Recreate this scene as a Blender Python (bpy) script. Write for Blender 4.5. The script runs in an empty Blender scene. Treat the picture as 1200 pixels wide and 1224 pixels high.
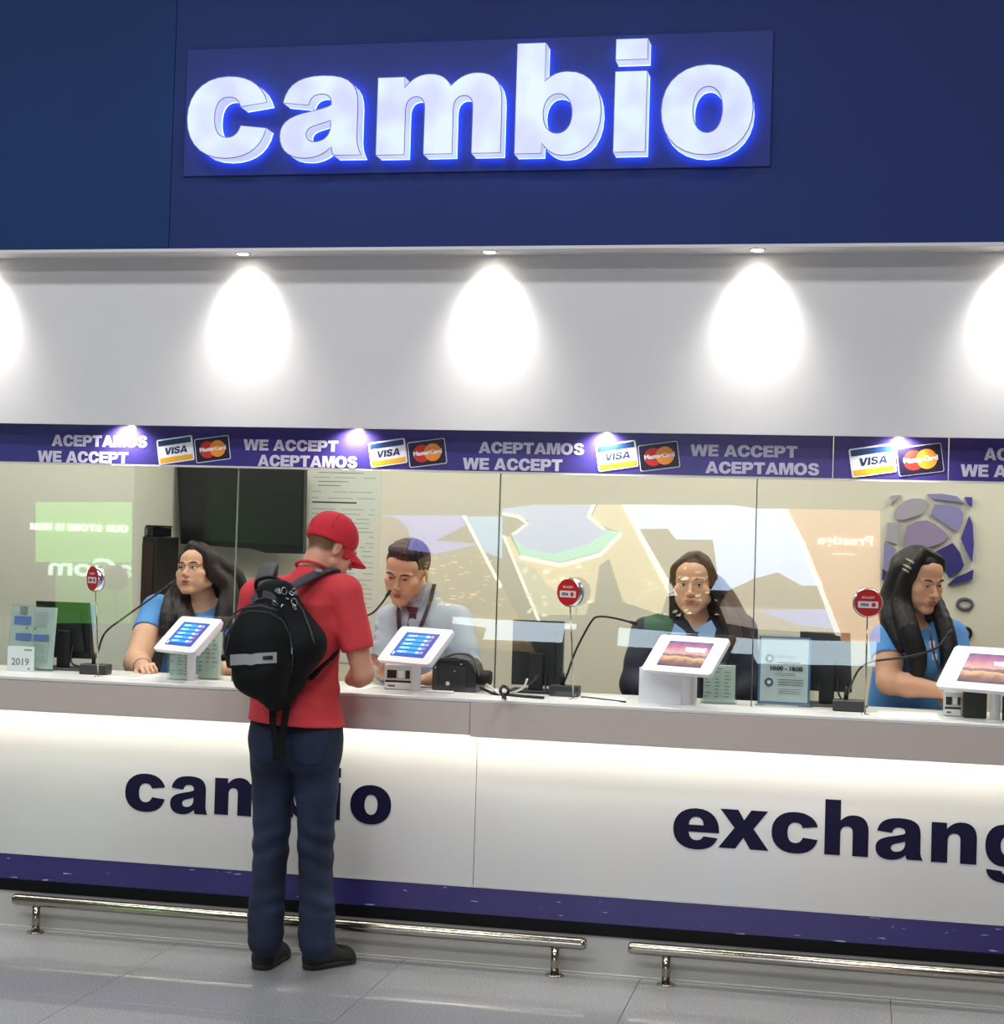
import bpy, math, random
import numpy as np
from mathutils import Vector, Matrix
from mathutils.bvhtree import BVHTree
random.seed(7)
SC = bpy.context.scene
COL = SC.collection
# ------------------------------------------------------------ camera
F_PX, CX, CY, CAM_H = 2020.0, 600.0, 612.0, 1.65
_X = np.array([9510.0, -242.0, -F_PX]); _X /= np.linalg.norm(_X)
_U = np.array([.03, 1.0, .0213]); _U -= _U.dot(_X)*_X; _U /= np.linalg.norm(_U)
_Y = np.cross(_U, _X)
if _Y[2] < 0: _Y = -_Y
_R = np.array([_X, _Y, _U])            # world = _R @ (right, up, forward)
def P(px, py, Y):
    """point of the vertical plane at depth Y that the photograph shows at (px, py)"""
    d = _R @ np.array([px-CX, CY-py, F_PX]); t = Y/d[1]
    return Vector((d[0]*t, Y, d[2]*t+CAM_H))
def PZ(px, py, z):
    d = _R @ np.array([px-CX, CY-py, F_PX]); t = (z-CAM_H)/d[2]
    return Vector((d[0]*t, d[1]*t, z))
cd = bpy.data.cameras.new('camera'); cam = bpy.data.objects.new('camera', cd); COL.objects.link(cam)
cd.sensor_fit = 'HORIZONTAL'; cd.sensor_width = 36.0; cd.lens = 36.0*F_PX/1200.0
cd.clip_start = .05; cd.clip_end = 100
rt, up, fw = (_R @ np.array(v, float) for v in ((1,0,0),(0,1,0),(0,0,1)))
M = Matrix.Identity(4)
for i in range(3):
    M[i][0] = rt[i]; M[i][1] = up[i]; M[i][2] = -fw[i]
M[2][3] = CAM_H
cam.matrix_world = M
SC.camera = cam
# ------------------------------------------------------------ colour management, world
SC.view_settings.view_transform = 'Standard'; SC.view_settings.look = 'None'
SC.view_settings.gamma = 1; SC.view_settings.exposure = 0.0
SC.view_settings.use_curve_mapping = False
SC.cycles.transparent_max_bounces = 32
w = bpy.data.worlds.new('concourse'); SC.world = w; w.use_nodes = True
w.node_tree.nodes['Background'].inputs[0].default_value = (.88,.94,1,1)
w.node_tree.nodes['Background'].inputs[1].default_value = .12
# ------------------------------------------------------------ depths of the shop front
YF = 6.42      # fascia, counter edge
YW = 6.56      # white wall, counter front panel
YP = 6.57      # plinth
YB = 6.65      # card band
YG = 6.67      # glass
YBK = 8.8      # back wall of the booth
ZT = 1.061     # counter top
def lamp(name, kind, loc, energy, color=(1,1,1), rot=(0,0,0), parent=None, **kw):
    l = bpy.data.lights.new(name, kind); l.energy = energy; l.color = color
    for k, v in kw.items(): setattr(l, k, v)
    o = bpy.data.objects.new(name, l); o.location = loc; o.rotation_euler = rot
    COL.objects.link(o)
    if parent: o.parent = parent
    return o
# concourse ceiling lamps, in rows over the walkway, the booth's ceiling lamps, and an added face fill
for x in (-5.4, -2.6, .2):
    lamp('concourse_lamp', 'AREA', (x, 3.3, 5.2), 66, (.93,.96,1), shape='RECTANGLE', size=1.5, size_y=.5)
    lamp('concourse_lamp', 'AREA', (x, 0.2, 5.2), 72, (.93,.96,1), shape='RECTANGLE', size=1.5, size_y=.5)
for x in (-4.1, -2.4, -.7, 1.0):
    lamp('booth_and_fill_lamp', 'AREA', (x, 8.1, 2.88), 11, (1,.98,.93), shape='RECTANGLE', size=.9, size_y=.5)
    lamp('booth_and_fill_lamp', 'AREA', (x, 6.98, 2.88), 13, (1,.98,.93), shape='RECTANGLE', size=.9, size_y=.2)  # added front row, unseen, put in to brighten the clerks' faces
# ------------------------------------------------------------ materials
MATS = {}
def hexc(r, g, b):
    f = lambda c: (c/255/12.92 if c/255 <= .04045 else ((c/255+.055)/1.055)**2.4)
    return (f(r), f(g), f(b), 1)
def mat(name, col, rough=.5, metal=0., emit=None, es=1., bump=None, var=None, spec=.5, coat=0, alpha=1, aniso=None, vcol=False):
    """col is sRGB 0-255. bump=(scale,strength[,stretch]); var=(scale,amount)"""
    if name in MATS: return MATS[name]
    m = bpy.data.materials.new(name); m.use_nodes = True; nt = m.node_tree; N = nt.nodes; L = nt.links
    b = N['Principled BSDF']
    b.inputs['Base Color'].default_value = hexc(*col)
    b.inputs['Roughness'].default_value = rough; b.inputs['Metallic'].default_value = metal
    b.inputs['Specular IOR Level'].default_value = spec
    b.inputs['Coat Weight'].default_value = coat
    if alpha < 1: b.inputs['Alpha'].default_value = alpha
    if emit:
        b.inputs['Emission Color'].default_value = hexc(*emit); b.inputs['Emission Strength'].default_value = es
    tc = N.new('ShaderNodeTexCoord')
    src = None
    if vcol:
        a = N.new('ShaderNodeAttribute'); a.attribute_name = 'Col'; src = a.outputs['Color']
        L.new(src, b.inputs['Base Color'])
    if var:
        n = N.new('ShaderNodeTexNoise'); n.inputs['Scale'].default_value = var[0]; n.inputs['Detail'].default_value = 4
        L.new(tc.outputs['Object'], n.inputs['Vector'])
        mr = N.new('ShaderNodeMapRange'); mr.inputs[1].default_value = .3; mr.inputs[2].default_value = .7
        mr.inputs[3].default_value = 1-var[1]; mr.inputs[4].default_value = 1+var[1]
        L.new(n.outputs[0], mr.inputs[0])
        mx = N.new('ShaderNodeVectorMath'); mx.operation = 'SCALE'
        if src: L.new(src, mx.inputs[0])
        else: mx.inputs[0].default_value = hexc(*col)[:3]
        L.new(mr.outputs[0], mx.inputs['Scale']); L.new(mx.outputs[0], b.inputs['Base Color'])
    if bump:
        n = N.new('ShaderNodeTexNoise'); n.inputs['Scale'].default_value = bump[0]; n.inputs['Detail'].default_value = 3
        if len(bump) > 2:
            mp = N.new('ShaderNodeMapping'); mp.inputs['Scale'].default_value = bump[2]
            L.new(tc.outputs['Object'], mp.inputs[0]); L.new(mp.outputs[0], n.inputs['Vector'])
        else: L.new(tc.outputs['Object'], n.inputs['Vector'])
        bp = N.new('ShaderNodeBump'); bp.inputs['Strength'].default_value = bump[1]; bp.inputs['Distance'].default_value = .01
        L.new(n.outputs[0], bp.inputs['Height']); L.new(bp.outputs[0], b.inputs['Normal'])
    MATS[name] = m
    return m
def glassmat(name, tint=(1,1,1,1), refl=1.0, rough=0.0, ior=1.5):
    m = bpy.data.materials.new(name); m.use_nodes = True; N = m.node_tree.nodes; L = m.node_tree.links
    N.clear(); o = N.new('ShaderNodeOutputMaterial'); t = N.new('ShaderNodeBsdfTransparent'); g = N.new('ShaderNodeBsdfGlossy')
    t.inputs[0].default_value = tint; g.inputs['Roughness'].default_value = rough
    f = N.new('ShaderNodeFresnel')      # thin sheet: the same reflectance from either side of each face
    ge = N.new('ShaderNodeNewGeometry'); mi = N.new('ShaderNodeMapRange'); L.new(ge.outputs['Backfacing'], mi.inputs[0])
    mi.inputs[3].default_value = ior; mi.inputs[4].default_value = 1/ior; L.new(mi.outputs[0], f.inputs[0])
    x = N.new('ShaderNodeMixShader'); L.new(f.outputs[0], x.inputs[0]); L.new(t.outputs[0], x.inputs[1]); L.new(g.outputs[0], x.inputs[2])
    L.new(x.outputs[0], o.inputs[0]); MATS[name] = m
    return m
# ------------------------------------------------------------ mesh helpers
def tag(o, label=None, cat=None, group=None, kind=None):
    if label: o['label'] = label
    if cat: o['category'] = cat
    if group: o['group'] = group
    if kind: o['kind'] = kind
    return o
def empty(name, loc=(0,0,0), label=None, cat=None, group=None, rz=0, kind=None):
    o = bpy.data.objects.new(name, None); o.location = loc; o.rotation_euler = (0,0,rz); o.empty_display_size = .05
    COL.objects.link(o); return tag(o, label, cat, group, kind)
def link(name, me, mats, parent=None, loc=None):
    o = bpy.data.objects.new(name, me); COL.objects.link(o)
    if mats is not None:
        for m in (mats if isinstance(mats, (list, tuple)) else [mats]): me.materials.append(m)
    if parent is not None:
        o.parent = parent
    if loc is not None: o.location = loc
    return o
class MB:
    def __init__(s): s.v = []; s.f = []; s.m = []; s.T = Matrix.Identity(4); s.sm = []
    def add(s, vs, fs, mi=0, smooth=False):
        b = len(s.v); s.v += [tuple(s.T @ Vector(v)) for v in vs]
        for f in fs: s.f.append([b+i for i in f]); s.m.append(mi); s.sm.append(smooth)
        return s
    def box(s, x0, x1, y0, y1, z0, z1, mi=0, ch=0):
        if ch > 0: # chamfered box
            c = min(ch, (x1-x0)/2.01, (y1-y0)/2.01, (z1-z0)/2.01)
            pts = []; idx = {}
            lo = (x0,y0,z0); hi = (x1,y1,z1)
            for sx in (0,1):
                for sy in (0,1):
                    for sz in (0,1):
                        k = (hi if sx else lo)[0], (hi if sy else lo)[1], (hi if sz else lo)[2]
                        for a in range(3):
                            p = [k[0], k[1], k[2]]
                            for q in range(3):
                                if q != a: p[q] += (-c if (sx,sy,sz)[q] else c)
                            idx[(sx,sy,sz,a)] = len(pts); pts.append(p)
            fs = []
            for a in range(3):
                u, v_ = [q for q in range(3) if q != a]
                for sa in (0,1):
                    loop = []
                    for (su, sv) in ((0,0),(1,0),(1,1),(0,1)):
                        k = [0,0,0]; k[a] = sa; k[u] = su; k[v_] = sv; loop.append(idx[(k[0],k[1],k[2],a)])
                    # outward orientation
                    A = Vector(pts[loop[0]]); n = (Vector(pts[loop[1]])-A).cross(Vector(pts[loop[2]])-A)
                    if (n[a] > 0) != (sa == 1): loop.reverse()
                    fs.append(loop)
            for a in range(3):      # edges along axis a
                u, v_ = [q for q in range(3) if q != a]
                for su in (0,1):
                    for sv in (0,1):
                        k0 = [0,0,0]; k0[u] = su; k0[v_] = sv; k1 = list(k0); k1[a] = 1
                        loop = [idx[(*k0,u)], idx[(*k1,u)], idx[(*k1,v_)], idx[(*k0,v_)]]
                        A = Vector(pts[loop[0]]); n = (Vector(pts[loop[1]])-A).cross(Vector(pts[loop[2]])-A)
                        d = Vector((0,0,0)); d[u] = 1 if su else -1; d[v_] = 1 if sv else -1
                        if n.dot(d) < 0: loop.reverse()
                        fs.append(loop)
            for sx in (0,1):
                for sy in (0,1):
                    for sz in (0,1):
                        loop = [idx[(sx,sy,sz,a)] for a in range(3)]
                        A = Vector(pts[loop[0]]); n = (Vector(pts[loop[1]])-A).cross(Vector(pts[loop[2]])-A)
                        if n.dot(Vector((sx*2-1,sy*2-1,sz*2-1))) < 0: loop.reverse()
                        fs.append(loop)
            return s.add(pts, fs, mi)
        return s.add([(x0,y0,z0),(x1,y0,z0),(x1,y1,z0),(x0,y1,z0),(x0,y0,z1),(x1,y0,z1),(x1,y1,z1),(x0,y1,z1)],
            [(0,3,2,1),(4,5,6,7),(0,1,5,4),(1,2,6,5),(2,3,7,6),(3,0,4,7)], mi)
    def tube(s, path, r, n=10, mi=0, cap=True):
        path = [Vector(p) for p in path]; rs = r if isinstance(r, (list, tuple)) else [r]*len(path)
        vs = []; fs = []; prev = None
        for i, p in enumerate(path):
            d = (path[min(i+1, len(path)-1)] - path[max(i-1, 0)]).normalized()
            if prev is None: a = d.orthogonal().normalized()
            else: a = (prev - d*prev.dot(d)).normalized()
            prev = a; b = d.cross(a)
            for k in range(n):
                t = 2*math.pi*k/n; vs.append(p + (a*math.cos(t)+b*math.sin(t))*rs[i])
        for i in range(len(path)-1):
            for k in range(n):
                k2 = (k+1) % n; fs.append((i*n+k, i*n+k2, (i+1)*n+k2, (i+1)*n+k))
        s.add(vs, fs, mi, True)
        if cap:
            b = len(s.v)-len(vs); e = b+(len(path)-1)*n
            s.f.append([b+k for k in range(n)][::-1]); s.m.append(mi); s.sm.append(False)
            s.f.append([e+k for k in range(n)]); s.m.append(mi); s.sm.append(False)
        return s
    def lathe(s, prof, n=24, mi=0, c=(0,0,0)):
        """profile [(r,z)...] turned about the z axis through c"""
        vs = []; fs = []
        for (r, z) in prof:
            for k in range(n):
                t = 2*math.pi*k/n; vs.append((c[0]+r*math.cos(t), c[1]+r*math.sin(t), c[2]+z))
        for i in range(len(prof)-1):
            for k in range(n):
                k2 = (k+1) % n; fs.append((i*n+k, i*n+k2, (i+1)*n+k2, (i+1)*n+k))
        s.add(vs, fs, mi, True)
        b = len(s.v)-len(vs)
        s.f.append([b+k for k in range(n)][::-1]); s.m.append(mi); s.sm.append(False)
        e = b+(len(prof)-1)*n
        s.f.append([e+k for k in range(n)]); s.m.append(mi); s.sm.append(False)
        return s
    def prism(s, pts, y0, y1, mi=0):
        """outline [(x,z)...] counter-clockwise seen from -y, between depths y0 < y1"""
        n = len(pts)
        vs = [(x,y0,z) for x,z in pts]+[(x,y1,z) for x,z in pts]
        fs = [tuple(range(n)), tuple(reversed(range(n, 2*n)))]
        fs += [(i, n+i, n+(i+1)%n, (i+1)%n) for i in range(n)]
        return s.add(vs, fs, mi)
    def poly(s, pts, mi=0): return s.add(pts, [tuple(range(len(pts)))], mi)
    def mesh(s, name='m'):
        me = bpy.data.meshes.new(name); me.from_pydata([tuple(v) for v in s.v], [], s.f)
        me.polygons.foreach_set('material_index', s.m); me.polygons.foreach_set('use_smooth', s.sm); me.update()
        return me
    def build(s, name, mats, parent=None, loc=None):
        return link(name, s.mesh(name), mats, parent, loc)
def rrect(x0, x1, z0, z1, r, n=5):
    out = []
    for (cx, cz, a0) in ((x0+r,z0+r,180),(x1-r,z0+r,270),(x1-r,z1-r,0),(x0+r,z1-r,90)):
        for i in range(n+1):
            a = math.radians(a0+90*i/n); out.append((cx+r*math.cos(a), cz+r*math.sin(a)))
    return out
def bez(p, n=12):
    """Catmull-Rom curve through points"""
    p = [Vector(q) for q in p]; q = [p[0]]+p+[p[-1]]; out = []
    for i in range(1, len(q)-2):
        for k in range(n):
            t = k/n; a, b, c, d = q[i-1], q[i], q[i+1], q[i+2]
            out.append(.5*((2*b)+(c-a)*t+(2*a-5*b+4*c-d)*t*t+(3*b-a-3*c+d)*t**3))
    out.append(p[-1]); return out
# ------------------------------------------------------------ lettering (heavy grotesque drawn as outlines)
def _el(cx, cy, rx, ry, k=.60):
    return f'M{cx-rx},{cy} C{cx-rx},{cy+ry*k} {cx-rx*k},{cy+ry} {cx},{cy+ry} C{cx+rx*k},{cy+ry} {cx+rx},{cy+ry*k} {cx+rx},{cy} C{cx+rx},{cy-ry*k} {cx+rx*k},{cy-ry} {cx},{cy-ry} C{cx-rx*k},{cy-ry} {cx-rx},{cy-ry*k} {cx-rx},{cy} Z'
GL = {
 'o': (112, _el(56,50,56,53)+_el(57,50,18,27)),
 'c': (104, 'M103,68 C97,91 78,103 52,103 C20,103 0,82 0,50 C0,18 20,-3 52,-3 C80,-3 98,10 103,35 L70,39 C67,29 61,24 53,24 C41,24 36,34 36,50 C36,67 42,76 53,76 C62,76 67,72 69,63 Z'),
 'a': (105, 'M3,69 L36,65 C38,75 43,79 52,79 C61,79 65,75 65,67 L65,65 C60,62 52,60 38,57 C12,52 0,44 0,27 C0,8 12,-3 34,-3 C46,-3 57,1 67,11 C67,6 68,3 70,0 L105,0 C101,8 99,14 99,24 L99,64 C99,91 87,103 53,103 C22,103 7,92 3,69Z M65,45 C57,42 52,41 46,39 C38,37 34,33 34,28 C34,22 38,18 45,18 C57,18 65,26 65,38 Z'),
 'm': (156, 'M0,0 L0,100 L34,100 L34,86 C43,98 53,103 65,103 C78,103 87,98 92,87 C102,98 112,103 124,103 C145,103 156,91 156,66 L156,0 L120,0 L120,59 C120,69 116,74 109,74 C101,74 96,68 96,57 L96,0 L60,0 L60,59 C60,69 56,74 49,74 C41,74 36,68 36,56 L36,0 Z'),
 'b': (107, 'M0,0 L0,140 L36,140 L36,91 C44,100 54,103 64,103 C91,103 107,82 107,50 C107,17 89,-3 62,-3 C50,-3 42,2 34,13 L34,0 Z'+_el(53,50,18,25)),
 'i': (36, 'M0,0 L0,100 L36,100 L36,0Z M0,114 L0,140 L36,140 L36,114Z'),
 'e': (106, 'M103,29 C96,8 79,-3 53,-3 C19,-3 0,18 0,50 C0,81 21,103 53,103 C87,103 106,80 106,47 L106,42 L36,42 C37,29 43,21 54,21 C61,21 67,24 70,32 Z M36,60 C37,73 43,81 53,81 C64,81 69,74 70,60 Z'),
 'x': (112, 'M1,100 L42,100 L56,74 L72,100 L110,100 L78,53 L113,0 L71,0 L55,29 L37,0 L-2,0 L34,53 Z'),
 'h': (100, 'M0,0 L0,140 L36,140 L36,88 C45,99 55,103 67,103 C88,103 100,90 100,64 L100,0 L64,0 L64,58 C64,69 59,74 51,74 C42,74 36,68 36,54 L36,0 Z'),
 'n': (100, 'M0,0 L0,100 L34,100 L34,85 C44,98 55,103 67,103 C88,103 100,90 100,64 L100,0 L64,0 L64,58 C64,69 59,74 51,74 C42,74 36,68 36,54 L36,0 Z'),
 'g': (104, 'M70,100 L104,100 L104,6 C104,-26 86,-42 52,-42 C20,-42 5,-31 3,-9 L38,-12 C40,-18 44,-21 52,-21 C64,-21 69,-14 69,-1 L69,12 C60,3 51,-1 41,-1 C16,-1 0,20 0,50 C0,82 16,103 42,103 C54,103 63,98 70,88 Z'+_el(52,51,17,25)),
 'A': (108, 'M0,0 L38,100 L70,100 L108,0 L76,0 L71,17 L37,17 L32,0Z M44,38 L64,38 L54,72 Z'),
 'C': (100, 'M100,62 C95,88 78,102 52,102 C19,102 0,82 0,50 C0,18 19,-2 52,-2 C79,-2 96,12 100,39 L70,39 C68,28 62,22 53,22 C39,22 32,32 32,50 C32,68 39,78 53,78 C62,78 67,73 69,62Z'),
 'E': (84, 'M0,0 L0,100 L82,100 L82,77 L31,77 L31,62 L78,62 L78,40 L31,40 L31,23 L84,23 L84,0Z'),
 'P': (90, 'M0,0 L0,100 L52,100 C77,100 90,88 90,67 C90,45 76,33 52,33 L31,33 L31,0Z M31,56 L31,77 L46,77 C54,77 59,74 59,67 C59,59 54,56 46,56Z'),
 'T': (92, 'M30,0 L30,76 L0,76 L0,100 L92,100 L92,76 L62,76 L62,0Z'),
 'M': (116, 'M0,0 L0,100 L42,100 L58,38 L74,100 L116,100 L116,0 L88,0 L88,70 L70,0 L46,0 L28,70 L28,0Z'),
 'O': (108, _el(54,50,54,52)+_el(54,50,22,29)),
 'S': (93, 'M3,32 L33,34 C34,25 40,20 49,20 C57,20 62,23 62,29 C62,34 57,37 41,41 C16,47 5,56 5,72 C5,91 20,102 47,102 C74,102 88,92 90,71 L61,69 C60,77 55,81 46,81 C39,81 34,78 34,73 C34,68 40,66 55,62 C81,56 93,47 93,30 C93,10 76,-2 48,-2 C19,-2 4,9 3,32Z'),
 'W': (144, 'M22,0 L0,100 L31,100 L42,42 L57,100 L87,100 L102,42 L113,100 L144,100 L122,0 L89,0 L72,64 L55,0Z'),
 'V': (103, 'M34,0 L0,100 L33,100 L52,36 L70,100 L103,100 L69,0Z'),
 'I': (31, 'M0,0 L0,100 L31,100 L31,0Z'),
 'R': (98, 'M0,0 L0,100 L54,100 C80,100 92,89 92,70 C92,57 86,48 74,44 L98,0 L63,0 L43,39 L31,39 L31,0Z M31,58 L31,78 L47,78 C56,78 60,75 60,68 C60,61 56,58 47,58Z'),
 'U': (98, 'M0,100 L31,100 L31,40 C31,28 38,22 49,22 C60,22 67,28 67,40 L67,100 L98,100 L98,40 C98,12 80,-2 49,-2 C18,-2 0,12 0,40Z'),
 'N': (98, 'M0,0 L0,100 L30,100 L68,45 L68,100 L98,100 L98,0 L68,0 L30,55 L30,0Z'),
 ' ': (36, ''),
}
def _loops(d, n=7):
    import re
    out = []; cur = []
    for c, a in re.findall(r'([MLCZ])([^MLCZ]*)', d):
        q = [float(x) for x in re.findall(r'-?[\d.]+', a)]
        if c == 'M': cur = [(q[0], q[1])]
        elif c == 'L': cur.append((q[0], q[1]))
        elif c == 'C':
            for k in range(0, len(q), 6):
                p0 = cur[-1]; p1, p2, p3 = q[k:k+2], q[k+2:k+4], q[k+4:k+6]
                for i in range(1, n+1):
                    t = i/n; u = 1-t
                    cur.append(tuple(u**3*p0[j]+3*u*u*t*p1[j]+3*u*t*t*p2[j]+t**3*p3[j] for j in (0,1)))
        else:
            if len(cur) > 1 and abs(cur[0][0]-cur[-1][0])+abs(cur[0][1]-cur[-1][1]) < .01: cur.pop()
            out.append(cur)
    return out
def _curve_mesh(cu):
    o = bpy.data.objects.new('tmp', cu); COL.objects.link(o)
    dg = bpy.context.evaluated_depsgraph_get()
    me = bpy.data.meshes.new_from_object(o.evaluated_get(dg)); bpy.data.objects.remove(o)
    return me
def glyphs(text, h, x=0, z=0, depth=.001, sp=5, width=None, shear=0, bevel=0):
    """heavy lettering, cap or x height h, left-bottom at (x, z) in the XZ plane, facing -Y, front at y = -depth"""
    cu = bpy.data.curves.new('g', 'CURVE'); cu.dimensions = '2D'; cu.fill_mode = 'BOTH'; cu.extrude = max(depth/2, 1e-5)
    if bevel: cu.bevel_depth = bevel; cu.bevel_resolution = 0; cu.offset = -bevel
    tot = sum(GL[c][0] for c in text)+sp*(len(text)-1)
    sx = (width/tot*100/h if width else 1)
    px = 0; s = h/100
    for c in text:
        for lp in _loops(GL[c][1]) if GL[c][1] else []:
            sp_ = cu.splines.new('POLY'); sp_.points.add(len(lp)-1)
            for i, (a, b) in enumerate(lp): sp_.points[i].co = ((px+a+b*shear)*s*sx, b*s, 0, 1)
            sp_.use_cyclic_u = True
        px += GL[c][0]+sp
    me = _curve_mesh(cu)
    me.transform(Matrix(((1,0,0,x),(0,0,-1,-depth/2),(0,1,0,z),(0,0,0,1))))
    return me
def ftext(s, h, x=0, z=0, depth=.0006, bold=0, width=None, align='LEFT', shear=0):
    cu = bpy.data.curves.new('t', 'FONT'); cu.body = s; cu.size = h*1.4; cu.extrude = depth/2; cu.offset = bold*h
    cu.align_x = align; cu.shear = shear; cu.resolution_u = 3
    me = _curve_mesh(cu)
    if width:
        xs = [v.co.x for v in me.vertices]; k = width/(max(xs)-min(xs)+1e-6); me.transform(Matrix.Diagonal((k,1,1,1)))
    me.transform(Matrix(((1,0,0,x),(0,0,-1,-depth/2),(0,1,0,z),(0,0,0,1))))
    return me
def join(meshes, name='j'):
    """several meshes as one, material slot k for mesh k"""
    vs = []; fs = []; mi = []
    for k, me in enumerate(meshes):
        b = len(vs); vs += [v.co[:] for v in me.vertices]; fs += [[b+i for i in p.vertices] for p in me.polygons]; mi += [k]*len(me.polygons)
        bpy.data.meshes.remove(me)
    out = bpy.data.meshes.new(name); out.from_pydata(vs, [], fs); out.polygons.foreach_set('material_index', mi)
    return out
def join1(meshes, name='j'):
    me = join(meshes, name); me.polygons.foreach_set('material_index', [0]*len(me.polygons)); return me
def disc(cx, cz, rx, rz=None, n=28, a0=0, a1=360):
    rz = rz or rx
    full = abs(a1-a0) >= 360
    return [(cx+rx*math.cos(math.radians(a0+(a1-a0)*i/(n if full else n-1))), cz+rz*math.sin(math.radians(a0+(a1-a0)*i/(n if full else n-1)))) for i in range(n)]
# ============================================================ materials used by the setting
m_blue = mat('fascia_blue', (41,55,106), .7, bump=(260,.06), var=(1.5,.06), spec=.15)
m_blue2 = mat('fascia_blue_left', (32,58,103), .7, bump=(260,.06), var=(1.5,.05), spec=.15)
m_signp = mat('sign_panel_blue', (44,57,122), .6, bump=(300,.04), spec=.25)
m_white = mat('white_plaster', (216,213,212), .6, bump=(30,.03), var=(3,.02))
m_cream = mat('cream_wall', (223,219,202), .7, bump=(60,.03), var=(1.2,.02))
m_cream2 = mat('partition_white', (226,228,214), .6)
m_ceil = mat('booth_ceiling', (225,222,210), .8)
m_black = mat('black_plastic', (18,18,20), .35)
m_black2 = mat('black_matte', (14,14,16), .6)
m_steel = mat('brushed_steel', (168,160,148), .15, metal=1, bump=(400,.02,(.02,1,1)))
m_chrome = mat('chrome', (225,225,228), .12, metal=1)
m_wplast = mat('white_plastic', (232,230,232), .3, coat=.3)
m_paper = mat('paper', (235,236,232), .8)
m_ink = mat('ink_grey', (90,95,98), .8)
m_inkd = mat('ink_black', (25,27,34), .7)
glass = glassmat('shop_glass', (.985,.995,.985,1))
gedge = mat('glass_edge', (70,96,84), .15, spec=.8)
acryl = glassmat('acrylic', (.95,.98,.965,1))
def ems(name, col, s=1.0):
    return mat(name, col, .5, emit=col, es=s)
# ============================================================ floor
m_granite = bpy.data.materials.new('grey_granite'); m_granite.use_nodes = True
def _granite(m):
    nt = m.node_tree; N = nt.nodes; L = nt.links; b = N['Principled BSDF']
    geo = N.new('ShaderNodeNewGeometry')
    n1 = N.new('ShaderNodeTexNoise'); n1.inputs['Scale'].default_value = 150; n1.inputs['Detail'].default_value = 5; n1.inputs['Roughness'].default_value = .75
    n2 = N.new('ShaderNodeTexNoise'); n2.inputs['Scale'].default_value = 1.3; n2.inputs['Detail'].default_value = 3
    L.new(geo.outputs['Position'], n1.inputs['Vector']); L.new(geo.outputs['Position'], n2.inputs['Vector'])
    cr = N.new('ShaderNodeValToRGB'); e = cr.color_ramp.elements
    e[0].position = .34; e[0].color = hexc(98,98,102); e[1].position = .66; e[1].color = hexc(196,196,198)
    e2 = cr.color_ramp.elements.new(.5); e2.color = hexc(150,150,153)
    L.new(n1.outputs[0], cr.inputs[0])
    mr = N.new('ShaderNodeMapRange'); mr.inputs[1].default_value = .3; mr.inputs[2].default_value = .7; mr.inputs[3].default_value = .9; mr.inputs[4].default_value = 1.08
    L.new(n2.outputs[0], mr.inputs[0])
    v = N.new('ShaderNodeVectorMath'); v.operation = 'SCALE'; L.new(cr.outputs[0], v.inputs[0]); L.new(mr.outputs[0], v.inputs['Scale'])
    L.new(v.outputs[0], b.inputs['Base Color'])
    b.inputs['Roughness'].default_value = .32; b.inputs['Specular IOR Level'].default_value = .4; b.inputs['Coat Weight'].default_value = .7; b.inputs['Coat Roughness'].default_value = .025; b.inputs['Coat IOR'].default_value = 1.45
    bp = N.new('ShaderNodeBump'); bp.inputs['Strength'].default_value = .008; bp.inputs['Distance'].default_value = .005
    L.new(n1.outputs[0], bp.inputs['Height']); L.new(bp.outputs[0], b.inputs['Normal'])
_granite(m_granite)
m_grout = mat('grout', (92,92,94), .8)
fl_ = MB().box(-10, 6, -7, 9.2, -.12, -.0125).build('floor', m_grout); tag(fl_, 'polished speckled grey granite concourse floor in front of the counter', kind='structure')
TS = .943
tile_me = MB().box(.001, TS-.001, .001, TS-.001, -.012, 0, ch=.0012).mesh('tile'); tile_me.materials.append(m_granite)
for i in range(-6, 5):
    for j in range(0, 7):
        o = bpy.data.objects.new('floor_tile', tile_me); COL.objects.link(o); o.parent = fl_
        o.location = (-.79+i*TS, 6.57-(j+1)*TS, 0)
# booth floor
MB().box(-6, 3.2, 6.575, 9.0, -.01, 0).build('floor_sheet', mat('booth_lino', (120,116,108), .5), fl_)
# ============================================================ upper walls
XL, XR = -6.2, 3.2
def bx(name, dims, m, label=None, parent=None, ch=0):
    o = MB().box(*dims, ch=ch).build(name, m, parent)
    if parent is None: tag(o, label, kind='structure')
    return o
ZFB = 2.815
wf = bx('wall_fascia', (-2.782, XR, YF, YF+.3, ZFB+.012, 5.4), m_blue, 'dark blue upper fascia wall behind the lit sign')
bx('wall_panel', (XL, -2.785, YF, YF+.3, ZFB+.012, 5.4), m_blue2, parent=wf)
bx('wall_backing', (XL, XR, YF+.3, YF+.35, ZFB, 5.4), m_black2, parent=wf)
bx('trim_1', (XL, XR, YF-.002, YW, ZFB, ZFB+.012), m_white, 'thin white soffit edge under the blue fascia')
wm = bx('wall_front', (XL, XR, YW, YW+.02, 2.116, ZFB), m_white, 'white wall strip with scallops of light between the fascia and the card band')
bx('trim_2', (XL, XR, YW+.02, YG+.12, 2.132, 2.142), m_white, 'white soffit strip over the card band')
bx('wall_lintel', (XL, XR, YG+.03, YG+.10, 2.142, 3.0), m_cream, parent=wm)
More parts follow.
